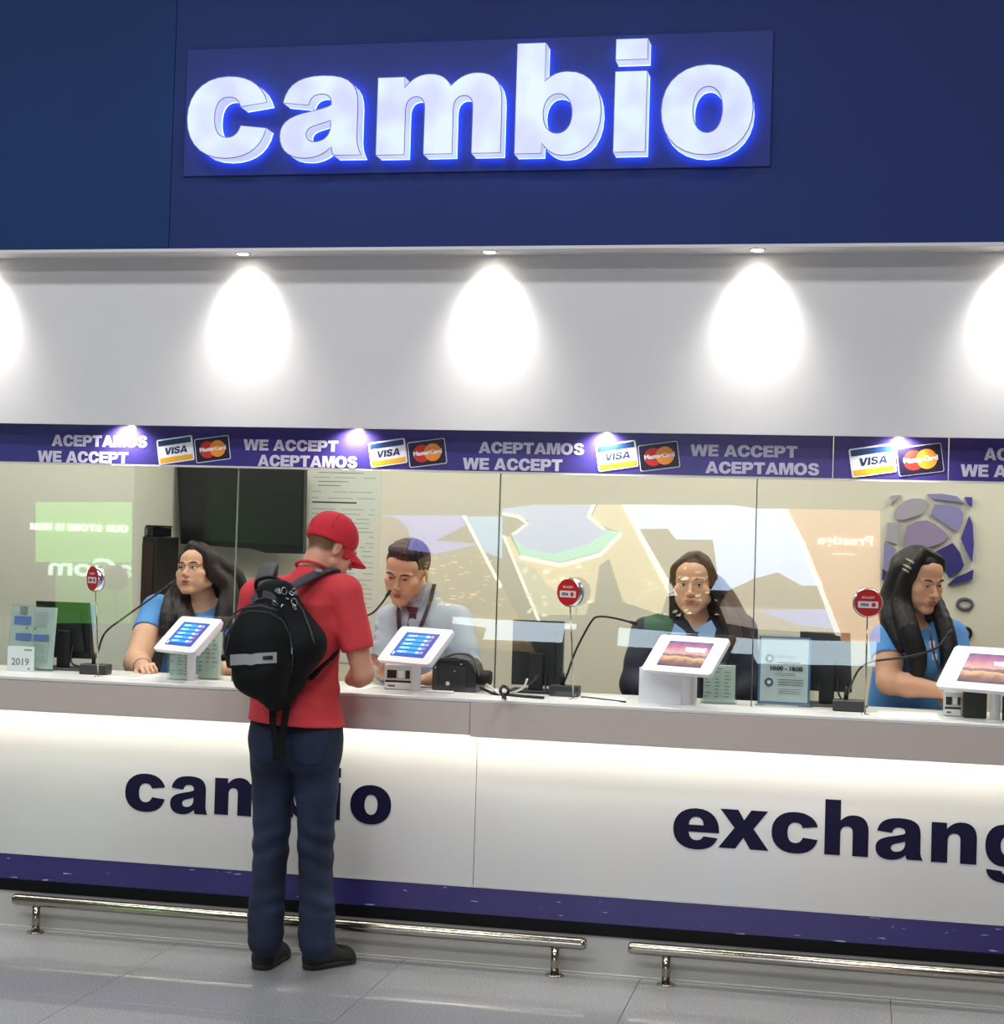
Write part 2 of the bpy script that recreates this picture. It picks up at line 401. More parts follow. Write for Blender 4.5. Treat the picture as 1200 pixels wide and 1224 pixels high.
# booth shell
bx('wall_back', (XL, XR, YBK, YBK+.1, 0, 3.0), m_cream, 'cream back wall of the booth')
bx('ceiling', (XL, XR, YG+.1, YBK+.1, 2.95, 3.05), m_ceil, 'pale ceiling inside the booth')
bx('wall_right', (XR+.005, XR+.1, YG+.1, YBK, 0, 2.95), m_cream, 'cream right end wall of the booth')
xp = P(158, 650, 8.1).x
bx('wall_left', (XL, xp, 8.1, YBK, 0, 2.95), m_cream2, 'pale partition block at the left end of the booth')
# rest of the hall behind the camera, seen only in reflections
m_hall = mat('hall_wall', (80,80,82), .8)
bx('wall_opposite', (-10, 6, -6.6, -6.5, 0, 5.6), m_hall, 'dim wall across the concourse')
# ============================================================ illuminated sign
sg = empty('illuminated_sign', P(570, 205, YF), 'large glowing white cambio sign in raised letters on a blue panel above the counters', 'sign')
def L0(o, root):   # keep world placement under a root empty that is only translated
    o.location = Vector(o.location) - Vector(root.location) if True else o.location
    return o
a = P(217, 210.5, YF-.02); b = P(925, 34, YF-.02)
L0(MB().box(a.x, b.x, YF-.008, YF-.001, a.z, b.z, ch=.003).build('sign_panel', m_signp, sg), sg)
m_face = bpy.data.materials.new('lit_acrylic'); m_face.use_nodes = True
def _lit(m, c1, c2, s):
    N = m.node_tree.nodes; L = m.node_tree.links; b = N['Principled BSDF']
    geo = N.new('ShaderNodeNewGeometry'); n = N.new('ShaderNodeTexNoise'); n.inputs['Scale'].default_value = 7; n.inputs['Detail'].default_value = 1
    L.new(geo.outputs['Position'], n.inputs['Vector'])
    cr = N.new('ShaderNodeValToRGB'); e = cr.color_ramp.elements; e[0].position = .35; e[0].color = c1; e[1].position = .62; e[1].color = c2
    L.new(n.outputs[0], cr.inputs[0]); L.new(cr.outputs[0], b.inputs['Emission Color']); b.inputs['Emission Strength'].default_value = s
    b.inputs['Base Color'].default_value = (.12,.12,.14,1); b.inputs['Roughness'].default_value = .3
_lit(m_face, hexc(204,210,244), hexc(222,240,253), .93)
m_ret = bpy.data.materials.new('lit_return'); m_ret.use_nodes = True
_lit(m_ret, hexc(196,204,248), hexc(214,226,255), .94)
m_halo = mat('blue_backlight', (60,90,255), .5, emit=(100,135,255), es=8.5)
m_trimcap = mat('letter_trim', (120,125,165), .4)
YL = YF-.012-.100
for ch, pl, pr, pyb, pyt in (('c',222,318,187.5,95.5),('a',333.5,431.5,187,94.5),('m',449,598,185.5,93),('b',614.5,717,184,89.8),('i',732.6,771,182,85.5),('o',788.6,898.8,183,81.5)):
    A = P(pl, pyb, YL); B = P(pr, pyb, YL); T = P(pl, pyt, YL)
    h = T.z-A.z
    me = glyphs(ch, h, 0, 0, depth=.076, width=B.x-A.x)
    # front cap gets the face material, sides the return
    me.materials.append(m_face); me.materials.append(m_ret)
    for p in me.polygons: p.material_index = 0 if p.normal.y < -.9 else 1
    o = link('letter', me, None, sg); o.location = (A.x-sg.location.x, YL+.076-sg.location.y, A.z-sg.location.z)
    # trim cap line around the face
    cu = bpy.data.curves.new('c', 'CURVE'); cu.dimensions = '3D'; cu.bevel_depth = .0018; cu.bevel_resolution = 0
    k = (B.x-A.x)/GL[ch][0]; s = h/100
    for lp in _loops(GL[ch][1]):
        q = cu.splines.new('POLY'); q.points.add(len(lp)-1); q.use_cyclic_u = True
        for i, (x_, z_) in enumerate(lp): q.points[i].co = (x_*k, -.0765, z_*s, 1)
    link('trim_cap', _curve_mesh(cu), m_trimcap, o)
    # blue back light behind the letter, shining on the panel
    me2 = glyphs(ch, h, 0, 0, depth=.004, width=(B.x-A.x))
    o2 = link('back_light', me2, m_halo, o); o2.location = (0, .010, 0)
# ============================================================ downlights
def spotfix(px, Y, zc, r, e, label, cone, blend, grp, col=(1,.97,.92), tilt=0, fx=None, wide=0):
    x = P(px, 305, Y).x if fx is None else fx
    root = empty('downlight', (x, Y, zc), label, 'light', grp)
    MB().lathe([(r*.72,-.001),(r,-.004),(r*1.05,0)], 24).build('trim_ring', m_white, root)
    q = MB().lathe([(r*.7,-.003),(r*.4,-.0045)], 20).build('lamp_lens', ems('lens_glow', (255,248,235), 30), root)
    l = lamp('lamp', 'SPOT', (0, 0, -.012), e, col, (tilt, 0, 0), root, spot_size=math.radians(cone), spot_blend=blend, shadow_soft_size=r*.45)
    if wide:     # reflector lamp: strong narrow core, weak wide skirt
        ld = l.data; ld.use_nodes = True; N = ld.node_tree.nodes; L = ld.node_tree.links; em_ = N['Emission']
        tc = N.new('ShaderNodeTexCoord'); sp = N.new('ShaderNodeSeparateXYZ'); L.new(tc.outputs['Normal'], sp.inputs[0])
        ch = em_.inputs['Strength']; prev = sp.outputs[2]
        for op, v in (('ABSOLUTE', None), ('MINIMUM', 1.0), ('ARCCOSINE', None), ('DIVIDE', math.radians(30)), ("POWER", 3.0), ('MULTIPLY', -1.0), ('EXPONENT', None), ('ADD', .003)):
            m_ = N.new('ShaderNodeMath'); m_.operation = op; L.new(prev, m_.inputs[0])
            if v is not None: m_.inputs[1].default_value = v
            prev = m_.outputs[0]
        th = [n_ for n_ in N if n_.type == 'MATH' and n_.operation == 'ARCCOSINE'][0].outputs[0]
        q_ = th
        for op, v in (('DIVIDE', math.radians(15)), ('POWER', 2.0), ('MULTIPLY', -1.0), ('EXPONENT', None), ('MULTIPLY', .15)):
            m_ = N.new('ShaderNodeMath'); m_.operation = op; L.new(q_, m_.inputs[0])
            if v is not None: m_.inputs[1].default_value = v
            q_ = m_.outputs[0]
        ad = N.new('ShaderNodeMath'); L.new(prev, ad.inputs[0]); L.new(q_, ad.inputs[1])
        L.new(ad.outputs[0], ch)
    return root
for px, lb in ((290,'round recessed downlight over the left scallop above the customer'), (585,'round recessed downlight under the letter m, second light bright scallop'), (905,'round recessed downlight over the third scallop, under the end of the sign'), (1215,'round recessed downlight over the scallop cut by the right frame edge'), (-30,'round recessed downlight beyond the left end')):
    spotfix(px, YF+.055, ZFB, .032, 46, lb, 140, .25, None, tilt=.28, wide=1)
for px, py, lb in ((147,511,'small downlight over the left word of the card band'),(422,517,'small downlight left of the second pair of card marks'),(722,519,'small downlight over the third pair of card marks'),(1075,521,'small downlight over the fourth pair of card marks')):
    q = P(px, py, YW+.045)
    spotfix(px, YW+.046, 2.131, .020, 10, lb, 150, .9, None, fx=q.x, tilt=.35)
# ============================================================ card band
m_band = mat('band_purple', (66,56,132), .22, var=(8,.05), coat=.4)
m_btxt = mat('band_lettering', (214,206,226), .4)
zb0 = P(600, 563.5, YB).z; zb1 = 2.131
bd = empty('card_band', (-1.5, YB, zb0), 'purple band printed ACEPTAMOS / WE ACCEPT with payment card marks over the glass', 'sign')
for x0, x1 in ((XL, P(996,540,YB).x-.0015), (P(996,540,YB).x+.0015, P(1134,540,YB).x-.0015), (P(1134,540,YB).x+.0015, XR)):
    L0(MB().box(x0, x1, YB, YB+.012, zb0, zb1, ch=.001).build('band_panel', m_band, bd), bd)
L0(MB().box(XL, XR, YB+.001, YB+.022, zb0-.008, zb0-.0005).build('glass_rail', mat('rail_white', (214,210,204), .4), bd), bd)
def btext(t, x0, x1, yb, yt):
    A = P(x0, yb, YB); B = P(x1, yb, YB); T = P(x0, yt, YB)
    me = glyphs(t, T.z-A.z, 0, 0, .0012, sp=4, width=B.x-A.x)
    # follow the printed slope of the band text
    L0(link('lettering', me, m_btxt, bd, (A.x, YB-.0006, A.z)), bd)
for t, x0, x1, yb, yt in (('ACEPTAMOS',62,176,533,519.5),('WE ACCEPT',45,153,552,538.5),('WE ACCEPT',291,404,538,525),('ACEPTAMOS',308,427,557,543.5),
    ('ACEPTAMOS',572,698,541.5,528),('WE ACCEPT',553,672,561,547),('WE ACCEPT',825,953,545,531),('ACEPTAMOS',843,979,565.5,551.5),('ACEPTAMOS',1176,1306,550,535.5),('WE ACCEPT',1148,1274,569.5,555)):
    btext(t, x0, x1, yb, yt)
m_cw = mat('card_white', (240,238,240), .35); m_cb = mat('card_blue', (28,58,108), .35); m_cg = mat('card_gold', (232,170,38), .35)
m_cn = mat('card_navy', (24,18,52), .35); m_cr = mat('card_red', (204,46,34), .35); m_co = mat('card_orange', (242,148,44), .35)
def card(px0, px1, pyc, ang, kind):
    A = P(px0, pyc, YB); B = P(px1, pyc, YB)
    W = (B.x-A.x)*.93; H = W*.66; c = Vector(((A.x+B.x)/2, YB-.001, A.z))
    base = MB().prism(rrect(-W/2, W/2, -H/2, H/2, .008), -.0015, 0)
    o = base.build('card_mark', m_cw, bd, c-Vector(bd.location)); o.rotation_euler = (0, -math.radians(ang), 0)
    if kind == 'v':
        MB().box(-W/2+.007, W/2-.007, -.0022, -.0015, H*.23, H/2-.006).build('blue_bar', m_cb, o)
        MB().box(-W/2+.007, W/2-.007, -.0022, -.0015, -H/2+.006, -H*.25).build('gold_bar', m_cg, o)
        link('lettering', glyphs('VISA', H*.27, -W*.32, -H*.14, .0008, sp=3, width=W*.64, shear=.2), mat('visa_blue', (30,44,84), .4), o).location.y = -.0015
    else:
        MB().prism(rrect(-W/2+.003, W/2-.003, -H/2+.003, H/2-.003, .006), -.0022, -.0015).build('card_field', m_cn, o)
        MB().prism(disc(-W*.14, 0, H*.345), -.0026, -.0022).build('red_disc', m_cr, o)
        MB().prism(disc(W*.15, 0, H*.345), -.0030, -.0026).build('orange_disc', m_co, o)
        link('lettering', ftext('MasterCard', H*.165, -W*.37, -H*.06, .0008, bold=.05, width=W*.76), m_cw, o).location.y = -.0030
for a0, a1, yc, b0, b1, yc2 in ((187,233,537.5,232,276.5,536.5),(440,487.5,541,486.5,535,541),(711.5,763.5,544.5,762,813.5,545),(1014,1072,550,1070.5,1129,549)):
    card(b0, b1, yc2, 8, 'm'); card(a0, a1, yc, 9, 'v')
# ============================================================ glass screens
edges = [XL, P(284.5,575,YG).x, P(598,575,YG).x, P(905,575,YG).x, XR]
for i in range(4):
    g = .004
    o = MB().box(edges[i]+(g/2 if i else 0), edges[i+1]-(g/2 if i < 3 else 0), YG, YG+.010, ZT, zb0+.02)
    # material 1 on the vertical ends
    me = o.mesh('pane'); me.materials.append(glass); me.materials.append(gedge)
    for p in me.polygons: p.material_index = 1 if abs(p.normal.x) > .9 else 0
    ob = link('window_%d' % (i+1), me, None)
    if i < 3: MB().box(edges[i+1]-.0016, edges[i+1]+.0016, YG-.0008, YG+.0108, ZT, zb0+.02).build('seal_strip', mat('seal_light', (150,156,150), .3) if i == 0 else mat('seal_dark', (52,52,46), .3), ob)
    tag(ob, ['left glass pane of the teller screen','glass pane between the customer and the second clerk','glass pane in front of the third clerk','right glass pane in front of the fourth clerk'][i], kind='structure')
# ============================================================ counter
ct = empty('service_counter', (-1.5, 6.8, 0), 'long white currency exchange counter with taupe edge, dark blue lettering and purple stripe', 'counter')
def cpart(name, dims, m, ch=0): return L0(MB().box(*dims, ch=ch).build(name, m, ct), ct)
m_top = mat('counter_top', (222,220,216), .35)
m_taupe = mat('taupe_laminate', (198,183,174), .38, bump=(300,.03))
m_pan = mat('glossy_white_panel', (203,201,199), .22, var=(1.0,.02), coat=.2)
m_str = bpy.data.materials.new('scuffed_purple'); m_str.use_nodes = True
def _scuff(m):
    N = m.node_tree.nodes; L = m.node_tree.links; b = N['Principled BSDF']
    geo = N.new('ShaderNodeNewGeometry'); mp = N.new('ShaderNodeMapping'); mp.inputs['Scale'].default_value = (11,1,95)
    L.new(geo.outputs['Position'], mp.inputs[0])
    n = N.new('ShaderNodeTexNoise'); n.inputs['Scale'].default_value = 1.0; n.inputs['Detail'].default_value = 2
    L.new(mp.outputs[0], n.inputs['Vector'])
    cr = N.new('ShaderNodeValToRGB'); e = cr.color_ramp.elements; e[0].position = .715; e[0].color = (0,0,0,1); e[1].position = .735; e[1].color = (1,1,1,1)
    L.new(n.outputs[0], cr.inputs[0])
    n2 = N.new('ShaderNodeTexNoise'); n2.inputs['Scale'].default_value = 3.5; n2.inputs['Detail'].default_value = 4; L.new(geo.outputs['Position'], n2.inputs['Vector'])
    mx = N.new('ShaderNodeMixRGB'); mx.inputs[1].default_value = hexc(44,36,98); mx.inputs[2].default_value = hexc(58,49,116); L.new(n2.outputs[0], mx.inputs[0])
    mx2 = N.new('ShaderNodeMixRGB'); L.new(cr.outputs[0], mx2.inputs[0]); L.new(mx.outputs[0], mx2.inputs[1]); mx2.inputs[2].default_value = hexc(190,186,214)
    L.new(mx2.outputs[0], b.inputs['Base Color']); b.inputs['Roughness'].default_value = .3
_scuff(m_str)
cpart('countertop', (XL, XR, YF-.003, 6.94, ZT-.014, ZT), m_top, .002)
xs = P(562, 850, YF).x
cpart('fascia_board', (XL, xs-.0015, YF, YF+.03, .920, ZT-.0145), m_taupe, .001)
cpart('fascia_board', (xs+.0015, XR, YF-.004, YF+.03, .913, ZT-.0145), m_taupe, .001)
cpart('underside', (XL, XR, YF+.03, YW+.02, .94, .955), m_white)
cpart('front_panel', (XL, xs, YW, YW+.02, .305, .94), m_pan, .001)
cpart('front_panel', (xs+.002, XR, YW, YW+.02, .305, .94), m_pan, .001)
zs1 = P(600,1061.5,YW).z; zs0 = P(600,1095,YW).z; zk0 = P(640,1113,YW).z
cpart('front_panel', (XL, XR, YW, YW+.02, zs1, .3045), m_pan, .001)
cpart('purple_stripe', (XL, XR, YW, YW+.02, zs0, zs1-.0005), m_str, .001)
cpart('black_kick_strip', (XL, XR, YW, YW+.02, zk0, zs0-.0005), mat('kick_black', (5,5,9), .5, spec=.2), .001)
cpart('plinth', (XL, XR, YP-.002, YP+.03, 0, zk0-.001), mat('plinth_grey', (188,186,180), .35, bump=(40,.03), var=(3,.05)))
cpart('base_bead', (XL, XR, YP-.008, YP-.002, 0, .006), mat('sealant', (205,205,200), .5), .001)
cpart('cabinet_body', (XL, XR, 6.62, 6.90, .02, ZT-.02), mat('carcass', (150,146,140), .6))
# LED strip up under the counter edge
cpart('light_strip', (XL, XR, YF+.045, YF+.06, .934, .9395), ems('led_warm', (255,250,225), 6))
for k in range(6):
    lamp('strip_lamp', 'AREA', (-4.2+k*1.2, YF+.055, .930), 2.5, (1,.965,.84), (math.radians(12),0,0), shape='RECTANGLE', size=1.2, size_y=.02)
m_let = mat('lettering_navy', (15,11,44), .5, spec=.2)
for ch, x0, x1, yb, yt in (('c',149,197,967.5,923),('a',203,248,971,926),('m',256,328,973,929),('b',335,383,976,932.5),('i',390,406,979,935),('o',418,467,982.5,936),
        ('e',804,859,1012,962.5),('x',859.5,918,1013,963.5),('c',921.5,977.5,1017,967),('h',985,1037.5,1021,973),('a',1046,1103,1025,978),('n',1112.5,1167,1030,983),('g',1177,1232,1034,985),('e',1239,1296,1037,989)):
    A = P(x0, yb, YW); B = P(x1, yb, YW)
    me = glyphs(ch, .149, 0, 0, .001, width=B.x-A.x)
    L0(link('letter', me, m_let, ct, (A.x, YW-.0006, A.z)), ct)
# ============================================================ foot rails
def rail(px0, px1, posts, label):
    zc = .130; Y = 6.497; r = .0235
    x0 = P(px0, 1090, Y).x; x1 = P(px1, 1130, Y).x
    root = empty('foot_rail', ((x0+x1)/2, Y, 0), label, 'rail')
    path = []; rr = []
    n = 5
    for i in range(n+1):
        t = i/n*math.pi/2; path.append((x0+r*.6*(1-math.sin(t)), Y, zc)); rr.append(max(r*math.cos(t)**.6 if i < n else .004, .004))
    path = [(x0, Y, zc), (x0+.003, Y, zc), (x0+.009, Y, zc), (x0+.018, Y, zc), (x1-.018, Y, zc), (x1-.009, Y, zc), (x1-.003, Y, zc), (x1, Y, zc)]
    rr = [r*.55, r*.78, r*.94, r, r, r*.94, r*.78, r*.55]
    L0(MB().tube(path, rr, 24).build('rail_tube', m_steel, root), root)
    for (px, py) in posts:
        x = PZ(px, py, 0).x
        L0(MB().lathe([(.0165,.004),(.0165,zc-.018)], 20, c=(x,Y,0)).build('post', m_steel, root), root)
        L0(MB().lathe([(.036,0.0),(.036,.004),(.030,.007),(.017,.008)], 24, c=(x,Y,0)).build('base_plate', m_steel, root), root)
rail(15, 701, [(46,1113),(665,1163)], 'brushed steel foot rail on the floor behind the customer, the longer one on the left')
rail(752, 1420, [(797,1174),(1290,1210)], 'brushed steel foot rail on the floor at the right, under the exchange lettering')
# ============================================================ booth back wall
# wall emblem: pieces of a stylised globe
em = empty('wall_emblem', P(1110, 645, YBK), 'round net emblem of lilac and purple shapes on the cream back wall', 'emblem')
C_ = P(1110, 645, YBK)
def q2(u, v):  # crop pixel (zoom 8: 4.08 per px from 1010,570) to wall
    p = P(1010+u/4.08, 570+v/4.08, YBK-.02); return (p.x-C_.x, p.z-C_.z)
def smoothpoly(pts, n=4):
    out = []; N_ = len(pts)
    for i in range(N_):
        a, b, c, d = [Vector(pts[(i+k) % N_]) for k in (-1,0,1,2)]
        for k in range(n):
            t = k/n; out.append(tuple(.5*((2*b)+(c-a)*t+(2*a-5*b+4*c-d)*t*t+(3*b-a-3*c+d)*t**3)))
    return out
m_e = {'g': mat('emblem_grey', (168,165,178), .5), 'l': mat('emblem_lilac', (140,134,184), .5), 'v': mat('emblem_violet', (66,58,150), .45), 'd': mat('emblem_purple', (48,42,120), .45), 'pk': mat('emblem_mauve', (150,134,170), .5)}
for mk, pts, sm in (('g', [(222,92),(272,88),(262,104),(238,118),(222,136)], 0),
    ('g', [(240,190),(262,140),(320,108),(385,110),(398,140),(380,175),(320,200),(265,210)], 1),
    ('l', [(404,84),(470,82),(545,95),(580,128),(520,118),(430,108)], 0),
    ('v', [(584,98),(620,100),(620,146),(600,132)], 0),
    ('l', [(438,134),(500,136),(560,152),(576,180),(570,225),(546,268),(500,240),(460,210),(418,184)], 0),
    ('g', [(206,222),(266,228),(262,280),(252,328),(198,312)], 0),
    ('pk', [(286,340),(290,290),(302,240),(350,216),(400,212),(440,232),(480,262),(508,292),(470,325),(400,345),(340,348)], 0),
    ('l', [(192,320),(246,352),(236,410),(212,450),(186,430)], 0),
    ('v', [(606,190),(622,230),(628,330),(620,416),(590,360),(566,300)], 0),
    ('d', [(440,366),(480,345),(524,322),(560,370),(580,430),(565,455),(508,490),(470,440)], 0),
    ('d', [(182,446),(212,470),(204,505),(180,500)], 0),
    ('d', [(626,452),(622,498),(560,516),(500,526),(540,490),(590,470)], 0),
    ('d', [(300,520),(380,500),(440,522),(400,560),(330,560)], 0)):
    p = [q2(*t) for t in pts]
    if sm: p = smoothpoly(p)
    ar = sum(p[i][0]*p[(i+1)%len(p)][1]-p[(i+1)%len(p)][0]*p[i][1] for i in range(len(p)))
    if ar < 0: p = p[::-1]
    MB().prism(p, -.03, -.001).build('emblem_piece', m_e[mk], em)
# cable grommets
for (px, py, rx, rz, lb, filled) in ((1153,722,.045,.032,'pale oval cable ring on the back wall, upper of two',0),(1154,757,.032,.034,'black round cable ring on the back wall, lower of two',1)):
    c = P(px, py, YBK)
    r = empty('cable_ring', (c.x, YBK, c.z), lb, 'ring')
    path = [(rx*.8*math.cos(t*math.pi/10), -.010, rz*.8*math.sin(t*math.pi/10)) for t in range(21)]
    MB().tube(path, .0085, 8, cap=False).build('ring', m_black if filled else mat('ring_grey', (92,98,112), .4), r)
    MB().prism(disc(0,0,rx*.78,rz*.78), -.006, -.001).build('ring_plate', mat('ring_plate', (200,196,184), .5), r)
# television
tv = empty('television', P(288, 605, 8.6), 'large black flat television hung on the back wall above the customer', 'television')
def tvp(px, py, Y=8.6):
    p = P(px, py, Y); return (p.x-tv.location.x, p.z-tv.location.z)
body = [tvp(216,650), tvp(300,656), tvp(318,661), tvp(362,662), tvp(364,560), tvp(211,545)]
MB().prism(body, 0, .05).build('casing', m_black, tv)
MB().prism([tvp(219,645), tvp(360,653), tvp(361,563), tvp(215,549)], -.004, 0).build('screen', mat('tv_screen', (30,30,33), .25), tv)
MB().box(-.15, .15, .05, .2, -.15, .15).build('wall_bracket', m_black2, tv)
MB().box(-.02,.02,.01,.03,.15,.75).build('hanger_tube', m_black2, tv)
# notice sheet
ns = empty('wall_notice', P(408, 660, YBK), 'tall pale rate notice with lines of small print behind the customer', 'poster')
a = P(363, 790, YBK); b = P(457, 545, YBK)
L0(MB().box(a.x, b.x, YBK-.004, YBK-.0005, a.z, b.z).build('sheet', mat('notice_sheet', (214,219,208), .7), ns), ns)
m_fp = mat('faint_print', (150,156,148), .8); m_fp2 = mat('dark_print', (70,74,70), .8)
lines = MB(); bold = MB()
w_ = b.x-a.x; rnd = random.Random(3)
zz = b.z-.05
k = 0
while zz > a.z+.05:
    x = a.x+.02
    if k in (1, 8): bold.box(x, x+w_*.62, YBK-.0048, YBK-.004, zz, zz+.008)
    elif k in (2, 4, 5): bold.box(x+.03, x+w_*(.9-.1*k), YBK-.0046, YBK-.004, zz, zz+.003)
    else:
        while x < a.x+w_*.88:
            l = rnd.uniform(.03, .16); lines.box(x, min(x+l, a.x+w_*.92), YBK-.0046, YBK-.004, zz, zz+.0035); x += l+rnd.uniform(.01, .07)
    zz -= rnd.choice((.022,.026,.034)); k += 1
tag(L0(lines.build('small_print', m_fp, ns), ns), kind='stuff'); tag(L0(bold.build('headings', m_fp2, ns), ns), kind='stuff')
# dark cabinet at the left
a = P(160, 800, 8.35); b = P(198, 642, 8.35)
cb = empty('dark_cabinet', ((a.x+b.x)/2, 8.38, 0), 'tall narrow dark brown cabinet behind the first clerk', 'cabinet')
x0 = a.x-.08-cb.location.x; x1 = b.x-cb.location.x
MB().box(x0, x1, -.15, .15, 0, b.z, ch=.004).build('cabinet_body', m_black2, cb)
MB().box(x0+.13, x1-.015, -.156, -.1501, .05, b.z-.03, ch=.002).build('cabinet_door', mat('brown_door', (52,30,28), .5), cb)
MB().box(x0+.05, x1-.03, -.13, .12, b.z+.001, b.z+.05, ch=.004).build('shelf_box', m_black, cb)
MB().box(x0+.14, x1-.06, -.135, -.1301, b.z+.006, b.z+.046).build('box_front', mat('grey_front', (120,120,118), .4), cb)
MB().box(x0+.02, x1-.02, -.12, .10, b.z+.051, b.z+.06).build('lid', m_black, cb)
# ============================================================ tablets on posts
m_scrA = ems('screen_blue', (24,74,178), 1.0)
def tablet(px, py, post_px, kind, label, yaw=34, W=.30, Hh=.192, tilt=46, Y=6.55, off=(0,0)):
    c = P(px, py, Y-.03); bx_ = P(post_px, 820, Y)
    root = empty('tablet_stand', (bx_.x, Y, ZT), label, 'tablet', 'rate tablets on the counter')
    MB().lathe([(.034,0),(.034,.003),(.0195,.0045)], 24).build('base_plate', m_wplast, root)
    zt = c.z-ZT-.052
    MB().lathe([(.0185,.004),(.0185,zt-.012),(.0205,zt-.012),(.0205,zt)], 24).build('post', m_wplast, root)
    MB().lathe([(.0208,zt-.0135),(.0208,zt-.0115)], 20).build('post_ring', mat('post_ring_grey', (90,90,94), .4), root)  # thin darker grey ring below the collar of the post
    enc = MB().prism(rrect(-W/2, W/2, -Hh/2, Hh/2, .016), 0, .016)
    # tapering shell behind the face
    A = rrect(-W/2, W/2, -Hh/2, Hh/2, .016); B = rrect(-W/2+.016, W/2-.016, -Hh/2+.016, Hh/2-.016, .01)
    n = len(A)
    enc.add([(x,.016,z) for x, z in A]+[(x,.036,z) for x, z in B], [tuple([i, i+n, (i+1)%n+n, (i+1)%n]) for i in range(n)]+[tuple(reversed(range(n, 2*n)))])
    o = enc.build('enclosure', m_wplast, root)
    loc = Vector((c.x-bx_.x, -.03, c.z-ZT))
    o.location = loc
    R = Matrix.Rotation(math.radians(-yaw), 4, 'Z') @ Matrix.Rotation(math.radians(-tilt), 4, 'X')
    o.rotation_euler = R.to_euler()
    MB().tube([(0,.0,zt-.002),(loc.x*.6,-.015,loc.z-.02),(loc.x,-.022,loc.z-.008)], .014, 12).build('neck', m_wplast, root)
    sw, sh = W*.62, Hh*.66
    MB().prism(rrect(-sw/2-.002, sw/2+.002, -sh/2-.002, sh/2+.002, .002), -.0006, 0).build('screen_bezel', m_black, o)
    s = MB().box(-sw/2, sw/2, -.0010, -.0006, -sh/2, sh/2)
    if kind == 'rates':
        s.build('screen', ems('screen_deep', (20,58,150), .9), o)
        rows = MB(); names = MB(); vals = MB(); reds = MB(); oranges = MB()
        for k in range(5):
            z = sh/2-.014-k*(sh-.014)/5.2
            rows.box(-sw*.42, sw*.36, -.0013, -.0010, z-.010, z+.004)
            names.box(-sw*.36, -sw*.10, -.0016, -.0013, z-.004, z+.001); names.box(-sw*.36, -sw*.2, -.0016, -.0013, z-.008, z-.006)
            vals.box(sw*.18, sw*.27, -.0016, -.0013, z-.007, z+.002)
            (reds if k % 2 else oranges).prism(disc(sw*.37, z-.002, .0058, n=12), -.0018, -.0013)
        rows.build('rate_rows', ems('row_cyan', (28,132,206), .95), o)
        names.build('rate_lettering', ems('row_text', (150,230,240), 1.0), o)
        vals.build('rate_figures', ems('row_white', (215,225,245), 1.0), o)
        reds.build('red_flags', ems('flag_red', (214,60,60), .9), o); oranges.build('orange_flags', ems('flag_orange', (240,130,70), .9), o)
        MB().box(-sw*.47, -sw*.43, -.0014, -.0010, -sh*.46, -sh*.34).build('screen_icon', ems('row_white', (215,225,245), 1.0), o)
    else:
        m = MATS.get('screen_sunset')
        if not m:
            m = bpy.data.materials.new('screen_sunset'); m.use_nodes = True; MATS['screen_sunset'] = m
            N = m.node_tree.nodes; L = m.node_tree.links; b_ = N['Principled BSDF']
            tc = N.new('ShaderNodeTexCoord'); sp = N.new('ShaderNodeSeparateXYZ'); L.new(tc.outputs['Generated'], sp.inputs[0])
            nz = N.new('ShaderNodeTexNoise'); nz.inputs['Scale'].default_value = 4.5; nz.inputs['Detail'].default_value = 5; L.new(tc.outputs['Generated'], nz.inputs['Vector'])
            ad = N.new('ShaderNodeMath'); ad.operation = 'MULTIPLY_ADD'; L.new(nz.outputs[0], ad.inputs[0]); ad.inputs[1].default_value = .34; L.new(sp.outputs[2], ad.inputs[2])
            sb = N.new('ShaderNodeMath'); sb.operation = 'SUBTRACT'; L.new(ad.outputs[0], sb.inputs[0]); sb.inputs[1].default_value = .17
            cr = N.new('ShaderNodeValToRGB'); L.new(sb.outputs[0], cr.inputs[0]); e = cr.color_ramp.elements
            e[0].position = 0; e[0].color = hexc(74,38,66); e[1].position = 1; e[1].color = hexc(96,52,140)
            for p_, c_ in ((.18,(150,84,70)),(.34,(250,205,150)),(.42,(120,60,80)),(.55,(240,190,180)),(.75,(214,110,150))):
                q = cr.color_ramp.elements.new(p_); q.color = hexc(*c_)
            L.new(cr.outputs[0], b_.inputs['Emission Color']); b_.inputs['Emission Strength'].default_value = .95
            b_.inputs['Base Color'].default_value = (.02,.02,.02,1)
        s.build('screen', m, o)
        link('lettering', ftext('WELCOME', .019, -sw*.05, sh*.12, .0006, bold=.07, width=sw*.48), ems('text_white', (250,250,252), 1.1), o).location.y = -.0012
    return root
tablet(224, 758, 228, 'rates', 'white tablet with blue rate screen in front of the long-haired clerk at left', W=.285, yaw=32)
tablet(496, 771, 497, 'rates', 'white tablet with blue rate screen in front of the clerk in shirt and tie', W=.295, yaw=30, Y=6.55)
tablet(819, 782, 820, 'welcome', 'white tablet with sunset screen in front of the clerk in the dark jacket', W=.315, yaw=27, Y=6.55)
tablet(1189, 800, 1190, 'welcome', 'white tablet with sunset screen cut by the right frame edge', W=.40, Hh=.215, yaw=30, Y=6.56)
